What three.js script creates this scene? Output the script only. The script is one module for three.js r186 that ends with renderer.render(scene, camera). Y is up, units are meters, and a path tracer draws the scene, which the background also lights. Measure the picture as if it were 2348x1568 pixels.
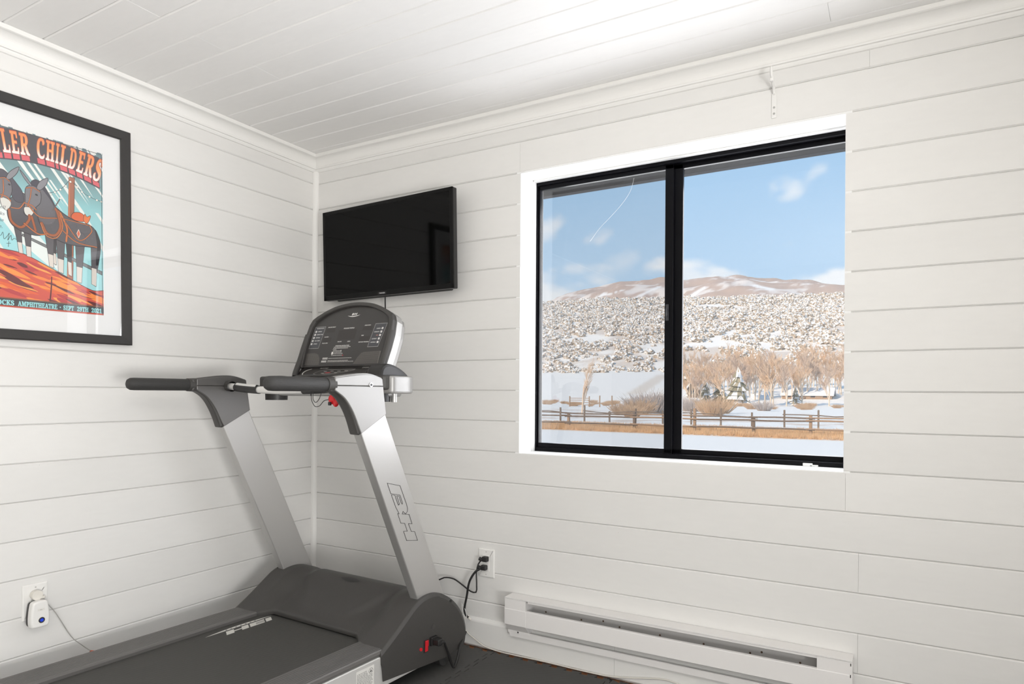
import * as THREE from 'three';
import { RoundedBoxGeometry } from 'three/addons/geometries/RoundedBoxGeometry.js';
import { mergeGeometries } from 'three/addons/utils/BufferGeometryUtils.js';
import { RectAreaLightUniformsLib } from 'three/addons/lights/RectAreaLightUniformsLib.js';

/* ---------------------------------------------------------------- camera, sky, sun, daylight, exposure */
const scene = new THREE.Scene();
const PW = 2348, PH = 1568, FOCAL = 1514.14, HORIZON = 901.58;
const camera = new THREE.PerspectiveCamera(2 * Math.atan(HORIZON / FOCAL) * 180 / Math.PI, PW / (2 * HORIZON), 0.05, 9000);
camera.setViewOffset(PW, 2 * HORIZON, 0, 0, PW, PH);
camera.position.set(2.5417, 1.0884, 2.4027);
camera.rotation.order = 'YXZ';
camera.rotation.set(0, 29.965 * Math.PI / 180, 0.3876 * Math.PI / 180);
scene.add(camera);

const renderer = new THREE.WebGLRenderer();
renderer.toneMapping = THREE.LinearToneMapping;
renderer.toneMappingExposure = 1.0;
renderer.shadowMap.enabled = true;
RectAreaLightUniformsLib.init();

// seeded random and periodic value noise
let seed = 20260;
const rnd = () => { seed = (seed * 1664525 + 1013904223) >>> 0; return seed / 4294967296; };
const rr = (a, b) => a + (b - a) * rnd();
const hash = (x, y, s) => { let h = Math.imul(x, 374761393) ^ Math.imul(y, 668265263) ^ Math.imul(s, 2246822519); h = Math.imul(h ^ (h >>> 13), 1274126177); return ((h ^ (h >>> 16)) >>> 0) / 4294967296; };
function vn(x, y, s = 0, px = 0, py = 0) {
  const xi = Math.floor(x), yi = Math.floor(y), fx = x - xi, fy = y - yi;
  const m = (v, p) => (p ? ((v % p) + p) % p : v);
  const u = fx * fx * (3 - 2 * fx), v = fy * fy * (3 - 2 * fy);
  const a = hash(m(xi, px), m(yi, py), s), b = hash(m(xi + 1, px), m(yi, py), s), c = hash(m(xi, px), m(yi + 1, py), s), d = hash(m(xi + 1, px), m(yi + 1, py), s);
  return a + (b - a) * u + (c - a) * v + (a - b - c + d) * u * v;
}
const fbm = (x, y, s, o = 4) => { let t = 0, w = 0.5; for (let i = 0; i < o; i++) { t += w * vn(x, y, s + i); x *= 2.03; y *= 2.03; w *= 0.5; } return t / (1 - Math.pow(0.5, o)); };
const smooth = (a, b, x) => { const t = Math.min(1, Math.max(0, (x - a) / (b - a))); return t * t * (3 - 2 * t); };

// winter sky: clear blue, paler towards the horizon, a bank of small clouds over the ridge and a few wisps
{
  const w = 2048, h = 1024, data = new Float32Array(w * h * 4);
  for (let j = 0; j < h; j++) {
    const el = ((j + 0.5) / h - 0.5) * Math.PI, e = Math.max(0, el) * 180 / Math.PI;
    for (let i = 0; i < w; i++) {
      const az = ((i + 0.5) / w) * 360;
      const t = smooth(3, 34, e), t2 = smooth(30, 90, e);
      let r = 0.50 - 0.27 * t - 0.10 * t2, g = 0.70 - 0.20 * t - 0.22 * t2, b = 0.91 - 0.09 * t - 0.28 * t2;
      const bank = fbm(az * 0.16, e * 0.36, 5, 5) - 0.36 - Math.max(0, e - 8.6) * 0.12;
      const wisp = (fbm(az * 0.20 + e * 0.1, e * 0.34 - az * 0.14, 9, 5) - 0.655) * 3.2 * smooth(9, 14, e) * (1 - smooth(40, 60, e));
      const c = Math.min(0.86, Math.max(0, Math.max(bank * 6.0, wisp * 1.4)));
      r += (0.93 - r) * c; g += (0.95 - g) * c; b += (0.97 - b) * c;
      const k = (j * w + i) * 4; data[k] = r; data[k + 1] = g; data[k + 2] = b; data[k + 3] = 1;
    }
  }
  const sky = new THREE.DataTexture(data, w, h, THREE.RGBAFormat, THREE.FloatType);
  sky.mapping = THREE.EquirectangularReflectionMapping; sky.magFilter = THREE.LinearFilter; sky.minFilter = THREE.LinearFilter; sky.needsUpdate = true;
  scene.background = sky;
}
const sun = new THREE.DirectionalLight(0xffe9cc, 3.9);
sun.position.set(-46, 74, 68); sun.target.position.set(0, 0, -30);
sun.castShadow = true; sun.shadow.camera.left = -90; sun.shadow.camera.right = 90; sun.shadow.camera.top = 90; sun.shadow.camera.bottom = -90; sun.shadow.camera.far = 400; sun.shadow.mapSize.set(4096, 4096);
scene.add(sun, sun.target);
// daylight of the snow and sky entering at the window and a fill light added outside the made-up door at right, tilted up for the ceiling
function daylightFill(w, h, at, to, power, color) {
  const l = new THREE.RectAreaLight(color, power, w, h);
  l.position.set(...at); l.lookAt(...to); scene.add(l);
}
daylightFill(1.18, 1.14, [1.80, 1.40, -0.34], [1.80, 1.62, 1.6], 6.3, 0xfbfbff);
daylightFill(2.00, 1.50, [4.50, 0.36, 2.72], [3.40, 1.60, 2.60], 23.4, 0xfffdfa);

/* ---------------------------------------------------------------- helpers */
const taken = {};
const numbered = (n) => { const k = taken[n] = (taken[n] ?? -1) + 1; return k ? n + '_' + String(k).padStart(3, '0') : n; };
function tag(o, label, category, group, kind) { o.userData.label = label; o.userData.category = category; if (group) o.userData.group = group; if (kind) o.userData.kind = kind; return o; }
function thing(name, label, category, [x, y, z] = [0, 0, 0], turn = 0, group) {
  const o = new THREE.Group(); o.name = numbered(name); o.position.set(x, y, z); o.rotation.y = turn; scene.add(o);
  return tag(o, label, category, group);
}
function part(name, g, m, parent) { const o = new THREE.Mesh(Array.isArray(g) ? mg(g) : g, m); o.name = name; parent.add(o); return o; }
function single(name, g, m, label, category, group, kind) { const o = part(numbered(name), g, m, scene); return tag(o, label, category, group, kind); }
function structure(name, label) { const o = new THREE.Group(); o.name = name; o.userData = { kind: 'structure', label, category: name.split('_')[0] }; scene.add(o); return o; }
const clean = (g) => { g = g.index ? g.toNonIndexed() : g.clone(); for (const k of Object.keys(g.attributes)) if (!['position', 'normal', 'uv', 'color'].includes(k)) g.deleteAttribute(k); if (!g.attributes.uv) g.setAttribute('uv', new THREE.BufferAttribute(new Float32Array(g.attributes.position.count * 2), 2)); return g; };
const mg = (list) => mergeGeometries(list.map(clean));
const bx = (x0, x1, y0, y1, z0, z1, r = 0) => { const w = x1 - x0, h = y1 - y0, d = z1 - z0; const g = r ? new RoundedBoxGeometry(w, h, d, 2, Math.min(r, w / 2.01, h / 2.01, d / 2.01)) : new THREE.BoxGeometry(w, h, d); g.translate((x0 + x1) / 2, (y0 + y1) / 2, (z0 + z1) / 2); return g; };
const cyl = (r0, r1, h, n = 24) => new THREE.CylinderGeometry(r0, r1, h, n);
const tube = (pts, r, seg = 40, n = 8) => new THREE.TubeGeometry(new THREE.CatmullRomCurve3(pts.map((p) => new THREE.Vector3(...p))), seg, r, n);
// straight bar of given profile [[a, b], ...] (a, b in the plane across) swept from s0 to s1; place(s, a, b) gives the point
function sweep(profile, s0, s1, place, closed = true) {
  const pos = [], uv = [], n = profile.length;
  const quad = (p, q, r, s, ua, ub, la, lb) => { pos.push(...p, ...q, ...r, ...p, ...r, ...s); uv.push(la, ua, lb, ua, lb, ub, la, ua, lb, ub, la, ub); };
  let run = 0;
  for (let i = 0; i < (closed ? n : n - 1); i++) {
    const [a, b] = profile[i], [c, d] = profile[(i + 1) % n], step = Math.hypot(c - a, d - b);
    quad(place(s0, a, b), place(s1, a, b), place(s1, c, d), place(s0, c, d), run, run + step, s0, s1); run += step;
  }
  if (closed) for (const s of [s0, s1]) for (const [i, j, k] of THREE.ShapeUtils.triangulateShape(profile.map((p) => new THREE.Vector2(...p)), [])) { for (const m of [i, j, k]) { pos.push(...place(s, ...profile[m])); uv.push(...profile[m]); } }
  const g = new THREE.BufferGeometry();
  g.setAttribute('position', new THREE.Float32BufferAttribute(pos, 3)); g.setAttribute('uv', new THREE.Float32BufferAttribute(uv, 2)); g.computeVertexNormals(); return g;
}
// surface from a grid of points f(u, v)
function grid(nu, nv, f, uvf) {
  const pos = [], uv = [], idx = [];
  for (let j = 0; j <= nv; j++) for (let i = 0; i <= nu; i++) { pos.push(...f(i / nu, j / nv)); uv.push(...(uvf ? uvf(i / nu, j / nv) : [i / nu, j / nv])); }
  for (let j = 0; j < nv; j++) for (let i = 0; i < nu; i++) { const a = j * (nu + 1) + i, b = a + 1, c = a + nu + 1, d = c + 1; idx.push(a, b, d, a, d, c); }
  const g = new THREE.BufferGeometry(); g.setAttribute('position', new THREE.Float32BufferAttribute(pos, 3)); g.setAttribute('uv', new THREE.Float32BufferAttribute(uv, 2)); g.setIndex(idx); g.computeVertexNormals(); return g;
}
// polygon kept above (side 1) or below (side -1) the height h
function clipY(poly, h, side) { const out = []; poly.forEach((p, i) => { const q = poly[(i + 1) % poly.length], a = (p[1] - h) * side, b = (q[1] - h) * side; if (a >= 0) out.push(p); if (a * b < 0) { const t = a / (a - b); out.push([p[0] + (q[0] - p[0]) * t, h]); } }); return out.filter((q, i, l) => !i || Math.hypot(q[0] - l[i - 1][0], q[1] - l[i - 1][1]) > 1e-5); }
const shape = (pts) => new THREE.Shape(pts.map((p) => new THREE.Vector2(...p)));
const extrude = (pts, depth, bevel = 0, seg = 2) => new THREE.ExtrudeGeometry(Array.isArray(pts) ? shape(pts) : pts, { depth, bevelEnabled: bevel > 0, bevelThickness: bevel, bevelSize: bevel, bevelOffset: -bevel, bevelSegments: seg, curveSegments: 20 });
function spline(pts, n = 60, closed = false) { return new THREE.CatmullRomCurve3(pts.map((p) => new THREE.Vector3(p[0], p[1], 0)), closed, 'catmullrom', 0.5).getPoints(n).map((p) => [p.x, p.y]); }

/* ---------------------------------------------------------------- textures and materials */
const S = (o) => new THREE.MeshStandardMaterial(o);
const P = (o) => new THREE.MeshPhysicalMaterial(o);
const lin = (r, g, b) => new THREE.Color().setRGB(r, g, b);
function noiseTex(w, h, f, srgb) {
  const d = new Uint8Array(w * h * 4);
  for (let j = 0; j < h; j++) for (let i = 0; i < w; i++) { const v = f(i / w, j / h), k = (j * w + i) * 4; if (Array.isArray(v)) { d[k] = v[0]; d[k + 1] = v[1]; d[k + 2] = v[2]; } else d[k] = d[k + 1] = d[k + 2] = Math.max(0, Math.min(255, v * 255)); d[k + 3] = 255; }
  const t = new THREE.DataTexture(d, w, h); t.wrapS = t.wrapT = THREE.RepeatWrapping; t.magFilter = THREE.LinearFilter; t.minFilter = THREE.LinearMipmapLinearFilter; t.generateMipmaps = true; if (srgb) t.colorSpace = THREE.SRGBColorSpace; t.needsUpdate = true; return t;
}
function canvasTex(w, h, draw) { const c = document.createElement('canvas'); c.width = w; c.height = h; draw(c.getContext('2d'), w, h); const t = new THREE.CanvasTexture(c); t.colorSpace = THREE.SRGBColorSpace; t.anisotropy = 8; return t; }
const brushed = noiseTex(1024, 512, (u, v) => 0.30 * vn(u * 14, v * 120, 1, 14, 120) + 0.3 * vn(u * 40, v * 260, 2, 40, 260) + 0.2 * vn(u * 6, v * 10, 3, 6, 10) + 0.2 * vn(u * 200, v * 200, 4, 200, 200));
const paintTone = noiseTex(1024, 1024, (u, v) => 0.955 + 0.03 * vn(u * 7, v * 22, 11, 7, 22) + 0.015 * vn(u * 60, v * 190, 12, 60, 190) - (vn(u * 260, v * 260, 13, 260, 260) > 0.9985 ? 0.25 : 0));
const fine = noiseTex(512, 512, (u, v) => 0.5 * vn(u * 128, v * 128, 21, 128, 128) + 0.5 * vn(u * 256, v * 256, 22, 256, 256));
const cross = noiseTex(256, 256, (u, v) => { const a = Math.sin((u + v) * Math.PI * 2 * 32), b = Math.sin((u - v) * Math.PI * 2 * 32); return 0.5 + 0.25 * a * Math.sign(Math.sin(u * Math.PI * 16)) + 0.25 * b * Math.sign(Math.sin(v * Math.PI * 16)); });
const brightenedCeilingPaint = [1, 0.985, 1.01].map((k) => S({ color: lin(0.87 * k, 0.86 * k, 0.845 * k), map: paintTone, roughness: 0.55, bumpMap: brushed, bumpScale: 0.0005 }));  // albedo lifted above the wall paint to stand in for missing ceiling light
const paint = [1, 0.985, 1.01].map((k) => S({ color: lin(0.785 * k, 0.775 * k, 0.755 * k), map: paintTone, roughness: 0.5, bumpMap: brushed, bumpScale: 0.0005 }));
const trimPaint = S({ color: lin(0.82, 0.81, 0.787), roughness: 0.42, bumpMap: brushed, bumpScale: 0.0002 });
const revealPaint = S({ color: lin(0.86, 0.86, 0.85), roughness: 0.45 });
const backing = S({ color: lin(0.30, 0.27, 0.23), roughness: 0.9 });
const plainWall = S({ color: lin(0.78, 0.765, 0.735), roughness: 0.6 });
const heaterPaint = S({ color: lin(0.82, 0.80, 0.785), roughness: 0.38 });
const darkPlastic = S({ color: lin(0.052, 0.049, 0.046), roughness: 0.50, bumpMap: fine, bumpScale: 0.00025 });
const blackPlastic = S({ color: lin(0.018, 0.017, 0.017), roughness: 0.45 });
const rubber = S({ color: lin(0.035, 0.034, 0.033), roughness: 0.62, bumpMap: fine, bumpScale: 0.0006 });
const silver = S({ color: lin(0.53, 0.522, 0.51), metalness: 0.7, roughness: 0.40, bumpMap: brushed, bumpScale: 0.00012 });
const silverPlastic = S({ color: lin(0.34, 0.334, 0.325), metalness: 0.4, roughness: 0.38 });
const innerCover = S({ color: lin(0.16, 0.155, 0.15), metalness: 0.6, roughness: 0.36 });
const whiteTube = S({ color: lin(0.72, 0.71, 0.69), metalness: 0.2, roughness: 0.35 });
const whitePlastic = S({ color: lin(0.82, 0.81, 0.785), roughness: 0.35 });
const creamPlastic = S({ color: lin(0.74, 0.71, 0.65), roughness: 0.4 });
const blackMetal = P({ color: lin(0.0035, 0.0035, 0.005), roughness: 0.35, specularIntensity: 0.22 });
const glass = P({ color: 0xffffff, transmission: 1, thickness: 0, roughness: 0, ior: 1.5 });
const chrome = S({ color: lin(0.55, 0.55, 0.55), metalness: 1, roughness: 0.25 });

/* ---------------------------------------------------------------- the room */
const PITCH = 0.13, Y0 = 2.1398, CEIL = 2.272, RX = 3.72, RZ = 3.80, TH = 0.02;
const WX0 = 1.191, WX1 = 2.405, WY0 = 0.838, WY1 = 2.007;
const plankCache = {};
// one painted board with eased edges: length along s, height from 0 to h, face at depth 0
function plankGeo(len, h, variant) {
  const key = len.toFixed(3) + '|' + h.toFixed(4) + '|' + variant;
  if (plankCache[key]) return plankCache[key];
  const c = 0.0042, d = 0.0040, e = 0.0003, o = variant * 0.37;
  const prof = [[e, -TH], [e, -d], [c, 0], [h - c, 0], [h - e, -d], [h - e, -TH]];
  const g = sweep(prof, 0, len, (s, a, b) => [s, a, b]);
  const uv = g.attributes.uv; for (let i = 0; i < uv.count; i++) uv.setXY(i, uv.getX(i) * 0.5 + o * 1.3, uv.getY(i) * 0.5 + o);
  return (plankCache[key] = g);
}
let pv = 0;
function plank(parent, len, h, place) { const v = pv++ % 5, m = part('plank', plankGeo(len, h, v), (parent === ceiling ? brightenedCeilingPaint : paint)[(v * 7 + pv) % 3], parent); place(m); return m; }

// wall with the picture: x = 0, boards run along z
const ceiling = structure('ceiling', 'white painted board ceiling');
const wallLeft = structure('wall_left', 'white painted horizontal board wall behind the treadmill');
part('backing', bx(-0.14, -TH, -0.05, 2.40, -0.14, RZ + 0.12), backing, wallLeft);
const rowsOf = () => { const r = [[Y0 + 0.0002, CEIL - Y0]]; for (let i = 1; i <= 17; i++) { const y1 = Y0 - PITCH * (i - 1), y0 = Math.max(-0.012, y1 - PITCH); r.push([y0, y1 - y0]); } return r; };
rowsOf().forEach(([y, h]) => plank(wallLeft, RZ, h, (m) => { m.position.set(rr(-0.0005, 0.0003), y, RZ); m.rotation.y = Math.PI / 2; }));

// wall with the window: z = 0, boards run along x
const wallBack = structure('wall_back', 'white painted horizontal board wall around the window');
{
  const g = [bx(-0.02, WX0 - 0.019, -0.05, 2.40, -0.21, -TH), bx(WX1 + 0.019, RX + 0.12, -0.05, 2.40, -0.21, -TH), bx(WX0 - 0.019, WX1 + 0.019, -0.05, WY0 - 0.019, -0.21, -TH), bx(WX0 - 0.019, WX1 + 0.019, WY1 + 0.019, 2.40, -0.21, -TH)];
  part('backing', g, backing, wallBack);
  const joints = { 0: [2.471], 1: [1.187], 11: [2.41], 13: [2.449], 15: [2.448], 4: [3.1], 8: [2.95] };
  rowsOf().forEach(([y, h], i) => {
    const cuts = [0, ...(joints[i] ?? []), RX].sort((a, b) => a - b);
    for (let k = 0; k + 1 < cuts.length; k++) {
      let runs = [[cuts[k] + (k ? 0.0005 : 0), cuts[k + 1]]];
      if (i >= 2 && i <= 10) runs = runs.flatMap(([a, b]) => [[a, Math.min(b, WX0)], [Math.max(a, WX1), b]]).filter(([a, b]) => b - a > 0.02);
      for (const [a, b] of runs) plank(wallBack, b - a, h, (m) => m.position.set(a, y, rr(-0.0005, 0.0003)));
    }
  });
}
// walls behind the camera; the right one holds the added glazed door
const wallRight = structure('wall_right', 'plain white wall with an added glazed door, out of view');
part('wall_panel', [bx(RX, RX + 0.12, -0.05, 2.40, -0.14, 1.75), bx(RX, RX + 0.12, -0.05, 2.40, 3.65, RZ + 0.12), bx(RX, RX + 0.12, -0.05, 0.04, 1.75, 3.65), bx(RX, RX + 0.12, 2.12, 2.40, 1.75, 3.65)], plainWall, wallRight);
const wallFront = structure('wall_front', 'plain white wall behind the camera');
part('wall_panel', bx(-0.14, RX + 0.12, -0.05, 2.40, RZ, RZ + 0.12), plainWall, wallFront);

part('backing', bx(-0.14, RX + 0.12, CEIL + TH, CEIL + 0.14, -0.14, RZ + 0.12), backing, ceiling);
{
  const wdt = 0.1178, jointAt = { 10: 0.524, 8: 0.521, 6: 0.524, 1: 2.365, 4: 1.9, 13: 1.4, 16: 2.2 };
  for (let i = 0; ; i++) {
    const z0 = i ? 0.087 + wdt * (i - 1) : 0.0, z1 = Math.min(RZ, 0.087 + wdt * i); if (z0 >= RZ) break;
    const cuts = jointAt[i] ? [0, jointAt[i], RX] : [0, RX];
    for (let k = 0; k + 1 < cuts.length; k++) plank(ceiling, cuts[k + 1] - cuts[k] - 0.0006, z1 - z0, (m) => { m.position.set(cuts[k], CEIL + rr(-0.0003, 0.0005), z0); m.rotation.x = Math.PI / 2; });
  }
}
// crown moulding: flat fascia, cove, bead, foot
{
  const prof = [[0, 2.272], [0.050, 2.272], [0.050, 2.2575]];
  for (let k = 0; k <= 10; k++) { const a = k / 10 * Math.PI / 2; prof.push([0.0455 - 0.031 * Math.sin(a), 2.2555 - 0.0350 * (1 - Math.cos(a)) ]); }
  prof.push([0.0165, 2.2195], [0.0178, 2.2150], [0.0165, 2.2105], [0.0105, 2.2095], [0.0085, 2.2035], [0.0050, 2.1975], [0, 2.1960]);
  const t1 = part('trim_1', sweep(prof, 0, RZ, (s, a, b) => [a, b, s]), trimPaint, scene), t2 = part('trim_2', sweep(prof, 0, RX, (s, a, b) => [s, b, a]), trimPaint, scene);
  t1.userData = { kind: 'structure', label: 'white crown moulding above the framed poster', category: 'trim' }; t2.userData = { kind: 'structure', label: 'white crown moulding above the window', category: 'trim' };
  const q = [[0, 0], [0.021, 0]]; for (let k = 1; k <= 7; k++) { const a = k / 7 * Math.PI / 2; q.push([0.021 * Math.cos(a) , 0.021 * Math.sin(a)]); }
  const t3 = part('trim_3', sweep(q, 0.0, 2.2, (s, a, b) => [a, s, b]), trimPaint, scene);
  t3.userData = { kind: 'structure', label: 'white quarter round strip in the corner of the room', category: 'trim' };
  const base = [[0, 0.004], [0.0135, 0.004], [0.0135, 0.104], [0.0115, 0.110], [0.004, 0.1195], [0, 0.1205]];
  const b1 = structure('baseboard_back', 'white baseboard under the heater');
  part('board', sweep(base, 0, 1.6235, (s, a, b) => [s, b, a]), trimPaint, b1); part('board', sweep(base, 1.6243, RX, (s, a, b) => [s, b, a]), trimPaint, b1);
  const b2 = structure('baseboard_left', 'white baseboard along the wall behind the treadmill');
  part('board', sweep(base, 0, RZ, (s, a, b) => [a, b, s]), trimPaint, b2);
}

// floor: interlocking foam tiles on a wooden subfloor
const floor = structure('floor', 'dark grey interlocking foam tile floor');
{
  const wood = S({ color: lin(0.36, 0.16, 0.075), roughness: 0.7, bumpMap: brushed, bumpScale: 0.0004 });
  part('subfloor', bx(-0.14, RX + 0.12, -0.06, -0.0125, -0.14, RZ + 0.12), wood, floor);
  const T = 0.525, p = 0.0656, am = 0.018, gap = 0.0014;
  const foams = [1, 0.94, 1.06].map((k) => S({ color: lin(0.074 * k, 0.072 * k, 0.069 * k), roughness: 0.78, bumpMap: cross, bumpScale: 0.0006 }));
  // toothed seam between (0) and (T): dovetail teeth standing proud to one side
  const teeth = (flip) => { const o = [], n = Math.round(T / p), q = T / n; for (let k = 0; k < n; k++) o.push([Math.max(gap * 2, k * q), 0], [(k + 0.30) * q, 0], [(k + 0.22) * q, am], [(k + 0.78) * q, am], [(k + 0.70) * q, 0]); o.push([T - gap * 2, 0]); return flip ? o.reverse() : o; };
  const xs = []; for (let x = 0.03; x < RX; x += T) xs.push(x); const zs = []; for (let z = 0.012; z < RZ; z += T) zs.push(z);
  let k = 0;
  for (const x of xs) for (const z of zs) {
    const pts = [];
    const near = teeth(false), far = teeth(true);
    for (const [s, o] of near) pts.push([s, o + gap + (z < 0.1 ? 0.012 : 0)]);
    for (const [s, o] of near) pts.push([T + o - gap, s]);
    for (const [s, o] of far) pts.push([s, T + o - gap]);
    for (const [s, o] of far) pts.push([o + gap, s]);
    const clip = pts.map(([a, b]) => [Math.min(a, RX - x - 0.004), Math.min(b, RZ - z - 0.004)]).filter((q, i, l) => !i || Math.hypot(q[0] - l[i - 1][0], q[1] - l[i - 1][1]) > 1e-5);
    if (xs.length && T > 0 && RX - x > 0.1 && RZ - z > 0.1) {
      const g = new THREE.ExtrudeGeometry(shape(clip.map(([a, b]) => [a, -b])), { depth: 0.0118, bevelEnabled: false }); g.rotateX(-Math.PI / 2);
      const m = part('foam_tile', g, foams[k++ % 3], floor); m.position.set(x, -0.012, z);
    }
  }
}

/* ---------------------------------------------------------------- window */
const win = structure('window_1', 'black framed sliding window with snowy hills outside');
{
  const z0 = -0.185, z1 = -0.130, x0 = WX0, x1 = WX1, e = 0.0012, zr = -0.205;
  part('reveal', bx(x0 - 0.018, x0 + e, WY0 - 0.018, WY1 + 0.018, zr, -0.001), revealPaint, win);
  part('reveal', bx(x1 - e, x1 + 0.018, WY0 - 0.018, WY1 + 0.018, zr, -0.001), revealPaint, win);
  part('reveal', bx(x0, x1, WY1 - e, WY1 + 0.018, zr, -0.001), revealPaint, win);
  part('window_sill', bx(x0, x1, WY0 - 0.018, WY0 + e, zr, -0.001), revealPaint, win);
  // white stop bead in front of the frame
  part('stop_bead', bx(x0, x0 + 0.007, WY0, WY1, z1, z1 + 0.022, 0.002), revealPaint, win);
  part('stop_bead', bx(x0, x1, WY1 - 0.007, WY1, z1, z1 + 0.022, 0.002), revealPaint, win);
  part('window_frame', [bx(x0, x1, WY1 - 0.020, WY1, z0, z1, 0.002), bx(x0, x1, WY0, WY0 + 0.018, z0, z1, 0.002), bx(x0, x0 + 0.012, WY0, WY1, z0, z1, 0.002), bx(x1 - 0.008, x1, WY0, WY1, z0, z1, 0.002)], blackMetal, win);
  const xm0 = 1.764, xm1 = 1.797, xm2 = 1.829;
  const sash = (xa, xb, za, zb, ws) => [bx(xa, xb, WY1 - 0.037, WY1 - 0.014, za, zb, 0.0015), bx(xa, xb, WY0 + 0.012, WY0 + 0.037, za, zb, 0.0015), bx(xa, xa + ws[0], WY0 + 0.02, WY1 - 0.02, za, zb, 0.0015), bx(xb - ws[1], xb, WY0 + 0.02, WY1 - 0.02, za, zb, 0.0015)];
  const l = part('sash', sash(x0 + 0.008, xm1, -0.156, -0.140, [0.011, xm1 - xm0]), blackMetal, win);
  const r = part('sash', sash(xm1 - 0.004, x1 - 0.004, -0.174, -0.158, [xm2 - xm1 + 0.004, 0.006]), blackMetal, win);
  part('pane', bx(x0 + 0.017, xm0 + 0.002, WY0 + 0.035, WY1 - 0.035, -0.1485, -0.1480), glass, l);
  part('pane', bx(xm2 - 0.002, x1 - 0.009, WY0 + 0.035, WY1 - 0.035, -0.1665, -0.1660), glass, r);
  part('latch', [bx(1.771, 1.782, 1.375, 1.44, -0.140, -0.132, 0.002), bx(1.774, 1.779, 1.39, 1.42, -0.132, -0.124, 0.002)], S({ color: lin(0.05, 0.05, 0.055), metalness: 0.7, roughness: 0.35 }), l);
  // insect screen outside the left sash
  const mesh = S({ color: lin(0.01, 0.011, 0.014), roughness: 0.9, transparent: true, opacity: 0.10 });
  part('insect_screen', bx(x0 + 0.012, xm1, WY0 + 0.02, WY1 - 0.02, -0.1805, -0.1800), mesh, win);
  // a curved crack in the left pane
  const crackM = S({ color: lin(0.8, 0.8, 0.8), roughness: 0.3 });
  part('crack', tube([[1.633, 1.960, -0.1475], [1.618, 1.91, -0.1475], [1.582, 1.862, -0.1475], [1.532, 1.815, -0.1475], [1.488, 1.777, -0.1475], [1.443, 1.725, -0.1475]], 0.0005, 30, 5), crackM, l);
  // a smear of white paint on the frame
  part('paint_drip', [bx(2.268, 2.30, WY0 + 0.001, WY0 + 0.012, -0.131, -0.127, 0.002), bx(2.29, 2.318, WY0 + 0.001, WY0 + 0.007, -0.131, -0.127, 0.002)], revealPaint, win);
}
const win2 = structure('door_added_1', 'added unseen glazed door in the right hand wall, for fill light');  // made-up door, placed and sized to let the fill light in
{
  const d0 = RX + 0.03, d1 = RX + 0.08;
  part('added_door_frame', [bx(d0, d1, 0.04, 0.08, 1.75, 3.65), bx(d0, d1, 2.08, 2.12, 1.75, 3.65), bx(d0, d1, 0.08, 2.08, 1.75, 1.79), bx(d0, d1, 0.08, 2.08, 3.61, 3.65), bx(d0, d1, 0.08, 2.08, 2.68, 2.72)], blackMetal, win2);
  part('pane', bx(RX + 0.055, RX + 0.0555, 0.08, 2.08, 1.79, 2.68), glass, win2); part('pane', bx(RX + 0.055, RX + 0.0555, 0.08, 2.08, 2.72, 3.61), glass, win2);
}
// roof with its eave showing above the window panes
const roof = structure('roof', 'dark eave of the roof above the window');
part('soffit', bx(-0.9, RX + 0.9, 2.42, 2.50, -0.72, RZ + 0.9), S({ color: lin(0.30, 0.29, 0.28), roughness: 0.8 }), roof);
part('fascia', bx(-0.9, RX + 0.9, 2.134, 2.50, -0.76, -0.72), S({ color: lin(0.028, 0.030, 0.038), roughness: 0.6 }), roof);
part('fascia_strip', bx(-0.9, RX + 0.9, 2.170, 2.50, -0.72, -0.70), S({ color: lin(0.16, 0.18, 0.22), roughness: 0.6 }), roof);

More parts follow.
